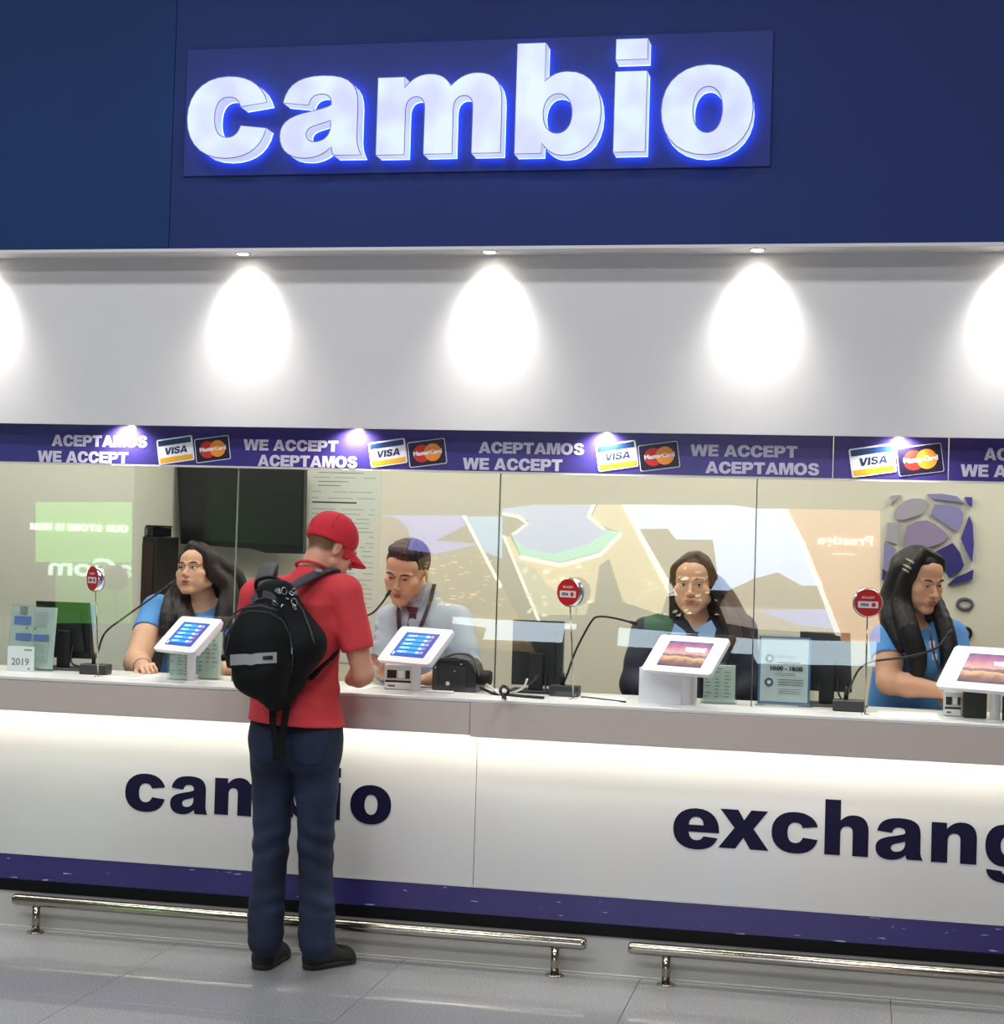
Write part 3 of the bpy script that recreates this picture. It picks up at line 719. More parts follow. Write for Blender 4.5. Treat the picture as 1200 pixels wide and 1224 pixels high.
# ============================================================ round signs on thin poles at the glass
def pole_sign(px, py, foot_px, foot_py, rpx, label, turn, glare):
    Y = 6.615
    f = PZ(foot_px, foot_py, ZT); Y = f.y; c = P(px, py, Y)
    root = empty('round_pole_sign', (f.x, Y, ZT), label, 'sign', 'round card signs on poles')
    r = rpx/F_PX*Y
    MB().lathe([(.017,0),(.017,.002),(.005,.004)], 20).build('base_plate', m_chrome, root)
    zc = c.z-ZT
    MB().tube([(0,0,.003),((c.x-f.x)*.5,0,zc*.5),(c.x-f.x,0,zc-r*.97)], .0028, 8).build('pole', m_steel, root)
    h = MB(); h.T = Matrix.Translation((0,0,0)) @ Matrix.Rotation(math.pi/2, 4, 'X')
    h.lathe([(r*.80,-.016),(r*.96,-.014),(r,-.006),(r,.004),(r*.93,.014),(r*.88,.017)], 32)
    hd = h.build('chrome_rim', m_chrome, root); hd.location = (c.x-f.x, 0, zc); hd.rotation_euler = (0, 0, math.radians(turn))
    MB().prism(disc(0,0,r*.90,n=32), -.0185, -.0168).build('red_face', mat('sign_red', (176,34,36), .3), hd)
    MB().prism(rrect(-r*.66, r*.66, -r*.34, r*.10, .003), -.0192, -.0185).build('white_label', mat('label_white', (214,206,206), .4), hd)
    MB().prism(disc(r*.36,-r*.12,r*.15,n=12), -.0198, -.0192).build('red_mark', mat('sign_mark', (170,50,48), .4), hd)
    link('lettering', glyphs('VISA', r*.2, -r*.52, -r*.22, .0006, sp=4, width=r*.56, shear=.2), mat('visa_blue', (30,44,84), .4), hd).location.y = -.0192
    link('lettering', glyphs('WE ACCEPT', r*.15, -r*.42, r*.28, .0006, sp=4, width=r*.84), mat('label_pink', (222,170,168), .4), hd).location.y = -.0185
pole_sign(115, 691.5, 117, 809, 17.5, 'round red card sign on thin pole before the leftmost monitor', -38, 0)
pole_sign(682, 708, 685, 836, 18, 'round red card sign on thin pole between second and third clerk', -26, 1)
pole_sign(1037, 720.5, 1034, 854, 17.5, 'round red card sign on thin pole beside the long-haired clerk at right', 6, 0)
# ============================================================ monitors
def monitor(px0, px1, py0, py1, Y, label, brand=False, shear=0, turn=0):
    a = P(px0, py1, Y); b = P(px1, py0, Y); W = b.x-a.x; H = b.z-a.z
    root = empty('monitor', ((a.x+b.x)/2, Y, ZT), label, 'monitor', None, math.radians(turn))
    z0 = a.z-ZT; z1 = b.z-ZT
    pan = MB().prism([(-W/2,z0),(W/2,z0),(W/2-shear,z1),(-W/2-shear,z1)], 0, .028); pan.build('back_shell', m_black, root)
    MB().prism([(-W/2+.03,z0+.03),(W/2-.03,z0+.03),(W/2-.03-shear,z1-.04),(-W/2+.03-shear,z1-.04)], -.014, 0).build('back_bulge', m_black2, root)
    MB().box(-W/2+.01, W/2-.01, .028, .030, z0+.01, z1-.01).build('screen', mat('lit_desk_screen', (160,180,200), .3, emit=(120,150,190), es=.5), root)
    MB().box(-.03, .03, -.03, -.0145, .012, z0+H*.5, ch=.003).build('stand_neck', m_black2, root)
    MB().box(-.11, .11, -.07, .08, 0, .012, ch=.004).build('stand_foot', m_black2, root)
    MB().tube(bez([(.04,-.016,z0+.06),(.05,-.05,z0-.01),(.09,-.05,.02),(.16,-.02,.006)], 5), .004, 8).build('cable', m_black2, root)
    if brand:
        link('lettering', ftext('acer', H*.15, -W*.32, z0+H*.55, .0006, bold=.03, width=W*.40), mat('brand_grey', (120,122,126), .4), root).location.y = -.0005
    return root
monitor(48, 112, 721, 785, 6.86, 'black monitor behind the leaflet holder at the left end', shear=.03)
monitor(611, 674, 743, 818, 6.84, 'black monitor lettered acer between the second and third clerk', brand=True)
monitor(958, 1020, 757, 825, 6.86, 'black monitor behind the opening hours sheet', shear=.012)
# ============================================================ gooseneck microphones
def mic(px, py, path, label, Yb=6.76):
    f = PZ(px, py, ZT)
    root = empty('gooseneck_microphone', (f.x, f.y, ZT), label, 'microphone', 'gooseneck microphones on the counter')
    MB().box(-.06, .06, -.035, .035, 0, .044, ch=.004).build('base_box', mat('mic_box', (44,44,46), .5), root)
    q = [Vector((-.01,0,.044))]+[P(a, b, Yp)-Vector((f.x, f.y, ZT)) for a, b, Yp in path]
    MB().tube([q[0], q[0]+Vector((.0,0,.03)), q[0]+Vector((.001,0,.05))], [.009,.008,.005], 10).build('collar', m_black, root)
    cc = bez(q, 8)
    MB().tube(cc, .0045, 8).build('gooseneck', m_black, root)
    d = (cc[-1]-cc[-2]).normalized()
    MB().tube([cc[-1]-d*.01, cc[-1], cc[-1]+d*.022, cc[-1]+d*.026], [.005,.007,.007,.003], 10).build('capsule', m_black2, root)
mic(114, 806, [(117,779,6.74),(126,756,6.76),(150,737,6.82),(185,712,6.9),(203,699,6.95)], 'gooseneck microphone reaching to the clerk at the left end')
mic(675, 832, [(678,806,6.73),(688,778,6.75),(706,744,6.77),(716,737,6.78),(735,739,6.80),(755,744,6.84)], 'gooseneck microphone bending right from beside the acer monitor')
mic(1014, 850, [(1020,812,6.78),(1030,797,6.79),(1046,790,6.74),(1085,785,6.72),(1118,775,6.74),(1134,758,6.78)], 'gooseneck microphone crossing in front of the clerk at right')
mic(384, 826, [(386,790,6.78),(410,762,6.8),(430,741,6.82),(446,732,6.84),(457,720,6.86),(463,711,6.87)], 'gooseneck microphone reaching to the clerk in shirt and tie')
# ============================================================ leaflet holder and calendar, left
def at_ct(px, Y): return P(px, 810, Y).x
def sheet_stand(name, px0, px1, py0, py1, Y, label, lean=.03):
    a = P(px0, py1, Y); b = P(px1, py0, Y)
    root = empty(name, ((a.x+b.x)/2, Y, ZT), label, 'holder')
    W = b.x-a.x; H = b.z-ZT
    t = math.atan2(lean, H)
    h = MB().box(-W/2, W/2, -.004, 0, .001, H).build('acrylic_panel', acryl, root); h.rotation_euler = (-t, 0, 0)
    MB().box(-W/2, W/2, -.02, .04, 0, .003).build('acrylic_foot', acryl, root)
    return root, h, W, H
r_, h, W, H = sheet_stand('leaflet_holder', 8, 66, 724, 804, 6.72, 'clear holder with blue-and-white rate leaflets at the far left of the counter')
m_lf = mat('leaflet_paper', (206,216,212), .6); m_lb = mat('leaflet_blue', (88,120,178), .6); m_lg = mat('leaflet_grey', (126,134,134), .6)
for n_, (x0, x1, z0, z1) in enumerate(((-W*.48, -.002, .01, H*.97), (.002, W*.48, .01, H*.97))):
    MB().box(x0, x1, .001, .004, z0, z1).build('leaflet', m_lf, h)
lb = MB().box(-W*.42,-W*.06,.0005-.0056,-.0045,H*.70,H*.82).box(-W*.36,-.004,-.0051,-.0045,H*.46,H*.56).box(.006,W*.36,-.0051,-.0045,H*.46,H*.55)
lb.build('blue_headings', m_lb, h)
lg = MB().box(-W*.31,-W*.16,-.0051,-.0045,H*.86,H*.97)
for k in range(7): lg.box(W*.04, W*.30, -.0051, -.0045, H*(.88-.035*k), H*(.885-.035*k))
for k in range(8): lg.box(W*.05, W*.32, -.0051, -.0045, H*(.40-.035*k), H*(.405-.035*k))
for (x, z) in ((-W*.13,H*.64),(.01,H*.64),(W*.28,H*.505)): lg.prism(disc(x, z, .006, n=12), -.0051, -.0045)
lg.box(W*.02,W*.36,-.0050,-.0045,H*.125,H*.130).box(W*.355,W*.36,-.0050,-.0045,H*.13,H*.46)
lg.build('leaflet_print', m_lg, h)
a = P(9, 804, 6.66); b = P(42, 775, 6.66)
cl = empty('desk_calendar', ((a.x+b.x)/2, 6.655, ZT), 'small white card printed 2019 in front of the leaflet holder', 'calendar')
W = b.x-a.x; H = b.z-ZT+.006
o = MB().box(-W/2, W/2, -.003, 0, 0, H, ch=.001).build('card', m_lf, cl)
link('lettering', ftext('2019', H*.28, -W*.34, H*.26, .0006, bold=.03, width=W*.66), mat('calendar_print', (128,118,134), .6), cl).location.y = -.003
MB().box(W*.12,W*.42,-.0036,-.003,H*.84,H*.90).build('heading_print', m_lg, cl)
MB().prism(disc(W*.32,H*.12,.005,n=10),-.0036,-.003).build('seal_print', m_lb, cl)
# ============================================================ opening-hours sheet
Yo = 6.74
r_, h, W, H = sheet_stand('opening_hours_sheet', 902, 974, 760, 846, Yo, 'blue bordered sheet reading 10:00 - 18:00 in a clear stand')
MB().box(-W*.46, W*.44, .001, .0035, .006, H*.97).build('sheet_border', mat('border_blue', (78,118,170), .6), h)
MB().box(-W*.42, W*.40, .0003, .0010, .018, H*.95).build('sheet', mat('hours_paper', (216,219,222), .6), h)
t = [ftext('10:00 - 18:00', H*.058, -W*.27, H*.50, .0005, bold=.06, width=W*.56)]
link('lettering', t[0], m_inkd, h).location.y = -.0045
pr = MB()
pr.box(-W*.14, W*.26, -.0050, -.0045, H*.60, H*.615)
for k, z in enumerate((.70,.68,.455,.43)): pr.box(-W*.18, W*.18, -.0048, -.0045, H*z, H*(z+.005))
for z in (.365,.33,.295): pr.box(-W*.12, W*.32, -.0049, -.0045, H*z, H*(z+.010))
for z in (.235,.205,.175): pr.box(-W*.10, W*.28, -.0048, -.0045, H*z, H*(z+.006))
pr.build('print_lines', m_ink, h)
for z in (.66,.33):
    MB().prism(disc(-W*.27, H*z, W*.075), -.0050, -.0045).build('round_emblem', mat('emblem_teal', (48,84,112), .6), h)
    MB().prism(disc(-W*.265, H*z, W*.035, n=12), -.0054, -.0050).build('emblem_centre', m_lf, h)
# ============================================================ acrylic slip boxes behind the tablets
m_slip = mat('slip_paper', (206,216,210), .7)
def slipbox(px0, px1, pytop, Y, label, white=False, rz=0):
    a = P(px0, 820, Y); b = P(px1, pytop, Y); W = b.x-a.x; H = b.z-ZT
    root = empty('slip_box', ((a.x+b.x)/2, Y, ZT), label, 'box', None, math.radians(rz))
    m = mat('white_acrylic', (226,228,230), .25) if white else acryl
    MB().box(-W/2, W/2, -.002, 0, 0, H, ch=.0005).build('front_wall', m, root)
    for s in (-1, 1): MB().box(s*W/2-.001, s*W/2+.001, .0005, .05, 0, H*.96).build('side_wall', m, root)
    MB().box(-W/2+.002, W/2-.002, .0505, .0525, 0, H).build('rear_wall', m, root)
    MB().box(-W/2+.002, W/2-.002, .0005, .05, 0, .003).build('floor_plate', m, root)
    MB().box(-W/2+.008, W/2-.008, .008, .04, .004, H*.93).build('paper_slips', m_slip, root)
    if not white:
        p = MB(); rd = random.Random(int(px0))
        for k in range(9):
            for c_ in range(3):
                if rd.random() < .8: p.box(-W*.4+c_*W*.28, -W*.4+c_*W*.28+W*rd.uniform(.08,.22), .0068, .0078, H*(.84-.085*k), H*(.865-.085*k))
        p.build('faint_print', m_fp, root)
slipbox(199, 231, 770, 6.61, 'clear box of printed slips under the leftmost tablet')
slipbox(233, 264, 752, 6.70, 'clear box of printed slips between the leftmost tablet and the backpack')
slipbox(764, 832, 800, 6.60, 'white box directly under the sunset tablet of the jacketed clerk', white=True)
slipbox(838, 881, 793, 6.72, 'clear box of printed slips right of the sunset tablet')
# ============================================================ stamp printers (small grey boxes with labels)
def printer(px0, px1, pyt, Y, label):
    a = P(px0, 820, Y); b = P(px1, pyt, Y); W = b.x-a.x; H = b.z-ZT
    root = empty('receipt_printer', ((a.x+b.x)/2, Y, ZT), label, 'printer')
    MB().box(-W/2, W/2, 0, .08, 0, H, ch=.003).build('body', mat('printer_grey', (196,198,194), .45), root)
    MB().box(-W*.4, -W*.06, -.0012, 0, H*.46, H*.78).build('dark_label', m_black, root)
    MB().box(.0, W*.2, -.0012, 0, H*.5, H*.74).build('light_label', m_paper, root)
    MB().box(W*.26, W*.42, -.0012, 0, H*.46, H*.78).build('dark_label', m_black, root)
    MB().box(-W*.46, W*.46, -.0014, 0, H*.30, H*.38).build('paper_slot', m_black, root)
    MB().box(-W*.45, W*.45, -.003, 0, H*.06, H*.28, ch=.001).build('drawer_front', mat('printer_pale', (222,224,222), .4), root)
    MB().box(-W*.36, -W*.1, -.0036, -.003, H*.13, H*.2).build('lettering_strip', m_ink, root)
printer(459, 493, 795, 6.64, 'small grey receipt printer under the tablet of the clerk in tie')
printer(1129, 1150, 827, 6.66, 'small grey receipt printer under the rightmost tablet')
# black box beside it, and dark card under it
a = P(1151, 860, 6.63); b = P(1180, 828, 6.63)
bb = empty('card_terminal', ((a.x+b.x)/2, 6.63, ZT), 'plain black terminal box between grey printer and rightmost tablet post', 'terminal')
MB().box(a.x-bb.location.x, b.x-bb.location.x, 0, .06, 0, b.z-ZT, ch=.003).build('body', mat('terminal_black', (42,42,38), .55), bb)
MB().box(-.035, .035, .061, .09, .0, .05, ch=.004).build('rear_plug', m_black2, bb)
# small framed thing at the frame edge
a = P(1197, 862, 6.62)
bb = empty('framed_card', (a.x+.05, 6.60, ZT), 'small framed blue card cut by the right frame edge beside the tablet post', 'card')
MB().box(-.05, .05, 0, .006, 0, .09, ch=.001).build('frame', m_black, bb); MB().box(-.044, .044, -.0008, 0, .006, .084).build('card_face', mat('card_teal', (70,120,140), .5), bb)
# ============================================================ banknote counter with handle, blurred black machine
bc = PZ(546, 829, ZT); Yc = bc.y+.14
a = P(521, 829, Yc); b = P(574, 786, Yc)
mc = empty('banknote_counter', ((a.x+b.x)/2, Yc, ZT), 'black banknote counting machine right of the tablet of the clerk in tie', 'machine')
W = b.x-a.x; H = b.z-ZT
prof = [(-W/2,0),(W/2,0),(W/2,H*.45),(W*.42,H*.78),(W*.30,H*.93),(0,H),(-W*.34,H*.96),(-W/2,H*.86)]
MB().prism(prof, -.07, .10).build('body', m_black, mc)
MB().prism([(-W*.34,H*.1),(W*.28,H*.1),(W*.28,H*.74),(-W*.34,H*.80)], -.078, -.0705).build('front_panel', mat('machine_panel', (34,34,37), .45), mc)
hp = bez([(-W*.3,-.02,H*.97),(0,-.03,H*1.10),(W*.35,-.03,H*1.02),(W*.56,-.05,H*.5)], 6)
MB().tube(hp, .0055, 8).build('handle', mat('handle_grey', (88,86,82), .4), mc)
MB().lathe([(.026,-.045),(.03,-.04),(.03,.04),(.026,.045)], 20).build('roller', m_black2, mc, (W*.52,-.0,H*.42)).rotation_euler = (0, math.pi/2, 0)
for (x, z) in ((-W*.42,H*.70),(W*.02,H*.62),(W*.17,H*.82)): MB().prism(disc(x, z, .0035, n=10), -.0795, -.0785).build('screw', m_chrome, mc)
MB().prism(disc(-W*.13, H*.24, .0085, n=16), -.0795, -.0785).build('round_badge', mat('badge_white', (220,222,220), .4), mc)
# tray in front
tr = empty('plastic_tray', P(525, 826, 6.60)*1, 'thin white plastic strip lying before the banknote counter', 'tray'); tr.location.z = ZT
MB().box(-.055, .06, -.012, .012, 0, .010, ch=.003).build('strip', m_wplast, tr)
# cables on the counter
def cable(pts, r, m, label, name='cable', cat='cable'):
    q = [PZ(a, b, ZT+z+r) for a, b, z in pts]
    root = q[0]
    o = MB().tube([p-root for p in bez(q, 6)], r, 8).build(name, m, None, root); tag(o, label, cat)
cable([(574,822,.02),(583,826,.005),(590,829,0),(604,830,0),(625,832,0),(650,834,0)], .006, m_black2, 'thick black cable lying from the banknote counter to the acer monitor')
cable([(582,818,.03),(590,824,.02),(598,829,.004),(612,828,.0),(625,822,.03),(630,812,.07)], .0045, mat('cable_white', (206,204,198), .5), 'white cable looping on the counter before the acer monitor')
cable([(695,833,0),(705,834,0),(722,836,0),(748,839,0)], .0035, m_black2, 'thin black cable on the counter right of the microphone box')
cable([(601,834,.002),(608,826,.035),(602,820,.05),(598,826,.04),(604,835,.0)], .006, m_black2, 'black plug cable standing in a loop beside the glass joint')
# papers on the counter
def paper(px0, py0, px1, py1, label, z=.0004, rz=0):
    a = PZ(px0, py0, ZT); b = PZ(px1, py1, ZT)
    y0, y1 = sorted((a.y, b.y)); y1 = max(y1, y0+.05)
    o = MB().box(-(b.x-a.x)/2, (b.x-a.x)/2, -(y1-y0)/2, (y1-y0)/2, 0, .0012).build('paper_sheet', m_paper, None, ((a.x+b.x)/2, (y0+y1)/2, ZT+z)); o.rotation_euler = (0,0,rz)
    tag(o, label, 'paper')
paper(690, 838, 750, 834, 'white sheet lying on the counter right of the middle pole sign')
paper(1050, 858, 1120, 853, 'white sheet lying on the counter before the clerk at right')
paper(425, 824, 458, 819, 'white sheet on the counter at the customer\'s right elbow')
paper(-20, 805, 12, 800, 'white sheets lying at the far left end of the counter')
paper(150, 812, 195, 808, 'white sheet on the counter by the first clerk\'s hand')
# ============================================================ solid modelling of figures: signed distance fields -> surface nets
class SDF:
    def __init__(s, lo, hi, res):
        s.lo = np.array(lo, np.float32); s.res = res
        s.n = np.ceil((np.array(hi)-np.array(lo))/res).astype(int)+1
        s.g = np.full(tuple(s.n), 1.0, np.float32); s.T = Matrix.Identity(4)
    def _sl(s, lo, hi):
        a = np.maximum(np.floor((np.array(lo)-s.lo)/s.res).astype(int), 0); b = np.minimum(np.ceil((np.array(hi)-s.lo)/s.res).astype(int)+1, s.n)
        if (b <= a).any(): return None
        ax = [s.lo[i]+s.res*np.arange(a[i], b[i], dtype=np.float32) for i in range(3)]
        return tuple(slice(a[i], b[i]) for i in range(3)), np.meshgrid(*ax, indexing='ij', sparse=True)
    def _put(s, sl, d, k, op):
        g = s.g[sl]
        if op == 'u':
            if k > 0:
                h = np.clip(.5+.5*(g-d)/k, 0, 1); s.g[sl] = g*(1-h)+d*h-k*h*(1-h)
            else: s.g[sl] = np.minimum(g, d)
        elif op == 's':
            if k > 0:
                h = np.clip(.5-.5*(g+d)/k, 0, 1); s.g[sl] = g*(1-h)-d*h+k*h*(1-h)
            else: s.g[sl] = np.maximum(g, -d)
    def cap(s, a, b, ra, rb, k=.012, flat=(1,1), xd=(1,0,0), op='u'):
        """tapered limb from a to b; flat scales the radii along xd and across it; xd in local frame"""
        a = s.T @ Vector(a); b = s.T @ Vector(b); xd = (s.T.to_3x3() @ Vector(xd))
        sc = s.T.to_scale()[0]; ra *= sc; rb *= sc
        m = max(ra, rb)*max(flat)+k+3*s.res
        r = s._sl([min(a[i], b[i])-m for i in range(3)], [max(a[i], b[i])+m for i in range(3)])
        if r is None: return s
        sl, (X, Y, Z) = r
        ax = (b-a); L = ax.length
        if L < 1e-6: ax = Vector((0,0,1)); L = 1e-6
        ax = ax/ax.length if ax.length else ax
        u = (xd-ax*xd.dot(ax)); u = u.normalized() if u.length > 1e-4 else ax.orthogonal().normalized()
        v = ax.cross(u)
        dx, dy, dz = X-a.x, Y-a.y, Z-a.z
        t = dx*ax.x+dy*ax.y+dz*ax.z; tt = np.clip(t/L, 0, 1); o = t-tt*L
        U = (dx*u.x+dy*u.y+dz*u.z)/flat[0]; V = (dx*v.x+dy*v.y+dz*v.z)/flat[1]
        rr = ra+(rb-ra)*tt
        mf = min(flat)
        d = (np.sqrt(U*U+V*V+(o/mf)**2 if mf < 1 else U*U+V*V+o*o)-rr)*mf
        s._put(sl, d.astype(np.float32), k, op); return s
    def ell(s, c, r, k=.012, rot=(0,0,0), op='u'):
        c = s.T @ Vector(c); Rm = (s.T.to_3x3().normalized() @ Matrix.Rotation(rot[2],3,'Z') @ Matrix.Rotation(rot[1],3,'Y') @ Matrix.Rotation(rot[0],3,'X')).transposed()
        sc = s.T.to_scale()[0]; r = [q*sc for q in r]
        m = max(r)+k+3*s.res
        q = s._sl([c[i]-m for i in range(3)], [c[i]+m for i in range(3)])
        if q is None: return s
        sl, (X, Y, Z) = q
        dx, dy, dz = X-c.x, Y-c.y, Z-c.z
        P_ = [Rm[i][0]*dx+Rm[i][1]*dy+Rm[i][2]*dz for i in range(3)]
        k0 = np.sqrt(sum((P_[i]/r[i])**2 for i in range(3))); k1 = np.sqrt(sum((P_[i]/r[i]**2)**2 for i in range(3)))+1e-6
        s._put(sl, (k0*(k0-1)/k1).astype(np.float32), k, op); return s
    def box(s, c, h, rd=.005, k=.008, rot=(0,0,0), op='u'):
        c = s.T @ Vector(c); Rm = (s.T.to_3x3().normalized() @ Matrix.Rotation(rot[2],3,'Z') @ Matrix.Rotation(rot[1],3,'Y') @ Matrix.Rotation(rot[0],3,'X')).transposed()
        m = math.sqrt(sum(q*q for q in h))+k+3*s.res
        q = s._sl([c[i]-m for i in range(3)], [c[i]+m for i in range(3)])
        if q is None: return s
        sl, (X, Y, Z) = q
        dx, dy, dz = X-c.x, Y-c.y, Z-c.z
        Q = [np.abs(Rm[i][0]*dx+Rm[i][1]*dy+Rm[i][2]*dz)-(h[i]-rd) for i in range(3)]
        d = np.sqrt(sum(np.maximum(a, 0)**2 for a in Q))+np.minimum(np.maximum(Q[0], np.maximum(Q[1], Q[2])), 0)-rd
        s._put(sl, d.astype(np.float32), k, op); return s
    def cut(s, p, n, k=.004):
        """remove everything on the side of p that n points to"""
        p = s.T @ Vector(p); n = (s.T.to_3x3() @ Vector(n)).normalized()
        X, Y, Z = [s.lo[i]+s.res*np.arange(s.n[i], dtype=np.float32) for i in range(3)]
        d = (X[:,None,None]-p.x)*n.x+(Y[None,:,None]-p.y)*n.y+(Z[None,None,:]-p.z)*n.z
        s.g = np.maximum(s.g, d); return s
    def chain(s, pts, rs, k=.01, **kw):
        for i in range(len(pts)-1): s.cap(pts[i], pts[i+1], rs[i], rs[i+1], k, **kw)
        return s
    def ripple(s, fn):
        X, Y, Z = [s.lo[i]+s.res*np.arange(s.n[i], dtype=np.float32) for i in range(3)]
        s.g = s.g+fn(X[:,None,None], Y[None,:,None], Z[None,None,:]).astype(np.float32); return s
    def mesh(s, origin=(0,0,0), name='m'):
        g = s.g.copy()
        for ax in range(3):
            sl = [slice(None)]*3; sl[ax] = 0; g[tuple(sl)] = np.maximum(g[tuple(sl)], .01); sl[ax] = -1; g[tuple(sl)] = np.maximum(g[tuple(sl)], .01)
        ins = g < 0
        n0, n1, n2 = g.shape
        c = [ins[i:n0-1+i, j:n1-1+j, k:n2-1+k] for i in (0,1) for j in (0,1) for k in (0,1)]
        cnt = sum(q.astype(np.uint8) for q in c)
        act = (cnt > 0) & (cnt < 8)
        I, J, K = np.nonzero(act)
        idx = np.full(act.shape, -1, np.int32); idx[I,J,K] = np.arange(len(I))
        acc = np.zeros((len(I), 3), np.float64); num = np.zeros(len(I))
        corners = [(i,j,k) for i in (0,1) for j in (0,1) for k in (0,1)]
        for a in range(8):
            for b in range(a+1, 8):
                A, B = corners[a], corners[b]
                if sum(abs(A[q]-B[q]) for q in range(3)) != 1: continue
                ga = g[I+A[0], J+A[1], K+A[2]]; gb = g[I+B[0], J+B[1], K+B[2]]
                m = (ga < 0) != (gb < 0)
                t = np.where(m, ga/(ga-gb+1e-12), 0)
                for q in range(3): acc[:,q] += np.where(m, A[q]+t*(B[q]-A[q]), 0)
                num += m
        V = np.stack([I,J,K], 1)+acc/np.maximum(num, 1)[:,None]
        V = V*s.res+s.lo-np.array(origin)
        F = []
        for ax in range(3):
            sl0 = [slice(1,-1)]*3; sl1 = [slice(1,-1)]*3; sl0[ax] = slice(0,-1); sl1[ax] = slice(1,None)
            a = ins[tuple(sl0)]; b = ins[tuple(sl1)]
            E = np.argwhere(a != b); off = np.array([1,1,1]); off[ax] = 0; E = E+off
            flip = a[tuple((E-off).T)]
            u, v = [(1,2),(2,0),(0,1)][ax]
            du = np.zeros(3, int); du[u] = 1; dv = np.zeros(3, int); dv[v] = 1
            q = [idx[tuple((E-d).T)] for d in (du+dv, dv, 0*du, du)]
            Q = np.stack(q, 1); Q[~flip] = Q[~flip][:, ::-1]
            F.append(Q)
        F = np.concatenate(F)
        me = bpy.data.meshes.new(name)
        me.vertices.add(len(V)); me.vertices.foreach_set('co', V.astype(np.float32).ravel())
        me.loops.add(F.size); me.loops.foreach_set('vertex_index', F.ravel().astype(np.int32))
        me.polygons.add(len(F)); me.polygons.foreach_set('loop_start', np.arange(0, F.size, 4, dtype=np.int32))
        me.polygons.foreach_set('use_smooth', np.ones(len(F), bool))
        me.update(); me.validate()
        return me, V
def paint(me, V, base, spots):
    """vertex colour (linear): base sRGB, spots = [(centre, radii, sRGB, softness)] for lips, nails, brows"""
    C = np.tile(np.array(hexc(*base)), (len(V), 1))
    for c, r, col, soft in spots:
        d = np.sqrt((((V-np.array(c))/np.array(r))**2).sum(1)); wgt = np.clip((1-d)/soft, 0, 1)[:,None]
        C = C*(1-wgt)+np.array(hexc(*col))*wgt
    at_ = me.color_attributes.new('Col', 'FLOAT_COLOR', 'POINT'); at_.data.foreach_set('color', C.astype(np.float32).ravel())
def skinmat(name):
    m = mat(name, (200,150,120), .48, vcol=True, bump=(220,.08), spec=.4)
    m.node_tree.nodes['Principled BSDF'].inputs['Subsurface Weight'].default_value = .08
    m.node_tree.nodes['Principled BSDF'].inputs['Subsurface Radius'].default_value = (.02,.008,.004)
    return m
m_skin = skinmat('skin')
m_eyew = mat('eye_white', (222,214,208), .2); m_iris = mat('iris_brown', (46,26,18), .15); m_lash = mat('lash', (22,14,12), .6)
def headframe(c, yaw, pitch, roll=0, s=1.0):
    return Matrix.Translation(c) @ Matrix.Rotation(math.radians(yaw),4,'Z') @ Matrix.Rotation(math.radians(pitch),4,'X') @ Matrix.Rotation(math.radians(roll),4,'Y') @ Matrix.Diagonal((s,s,s,1))
def head(S, H, fw=1.0, jaw=1.0, male=False, cheek=1.0, open_=0.0):
    """head shape in frame H (face looks to -y)"""
    S.T = H
    S.ell((0,.018,.035), (.074*fw,.094,.086), .01)
    S.ell((0,-.026,-.030), (.059*fw,.064,.084), .02)
    S.ell((0,-.050,.045), (.055*fw,.040,.045), .02)
    for x in (-1,1):
        S.ell((x*.041*fw,-.058,-.022), (.024*cheek,.022,.024), .016)
        S.ell((x*.034*fw,-.055,-.058), (.024*cheek,.024,.026*cheek), .018)
        S.cap((x*.050*fw*jaw,-.008,-.060), (x*.016*jaw,-.072,-.102), .017, .014, .018)
        S.ell((x*.074*fw,.012,-.012), (.007,.017,.030), .006, rot=(.15,0,x*.35))
        S.ell((x*.081*fw,.006,-.010), (.004,.009,.018), .004, rot=(.15,0,x*.35), op='s')
        S.cap((x*.012,-.090,.021), (x*.046*fw,-.076,.020), .009 if male else .007, .007, .012)
        S.ell((x*.031,-.096,.001), (.018,.013,.011), .012, op='s')
        S.ell((x*.031,-.0745,.001), (.0145,.0135,.0125), .004)
    S.ell((0,-.074,-.100), (.021*jaw,.018,.016), .014)
    S.ell((0,-.083,-.066), (.026,.016,.022), .014)
    S.cap((0,-.086,.010), (0,-.104,-.026), .0065, .0095, .008)
    S.ell((0,-.108,-.031), (.011,.011,.0095), .006)
    for x in (-1,1):
        S.ell((x*.0115,-.098,-.035), (.0075,.010,.007), .004)
        S.ell((x*.006,-.104,-.042), (.003,.005,.003), .002, op='s')
    S.cap((-.025*fw,-.085,-.0630), (0,-.0965,-.0600), .0032, .0046, .005); S.cap((.025*fw,-.085,-.0630), (0,-.0985,-.0600), .0038, .0058, .005)
    S.cap((-.017,-.087,-.0725-open_), (.017,-.087,-.0725-open_), .0054, .0054, .006); S.ell((0,-.0925,-.0720-open_), (.013,.006,.0055), .004)
    S.ell((0,-.100,-.0665-open_/2), (.024,.010,.0016+open_*.55), .002, op='s')
    S.T = Matrix.Identity(4)
def face_spots(H, skin, lips=(168,92,84), origin=(0,0,0), s=1.0):
    o = Vector(origin); out = []
    f = lambda p: tuple((H @ Vector(p))-o)
    return [(f((0,-.095,-.0615)), (.031*s,.024*s,.0075*s), lips, .3), (f((0,-.093,-.0725)), (.024*s,.022*s,.0092*s), lips, .3),
            (f((.04,-.075,-.03)), (.03,.03,.025), tuple(min(255,int(c*k)) for c, k in zip(skin,(1.03,.94,.92))), 1.2), (f((-.04,-.075,-.03)), (.03,.03,.025), tuple(min(255,int(c*k)) for c, k in zip(skin,(1.03,.94,.92))), 1.2)]
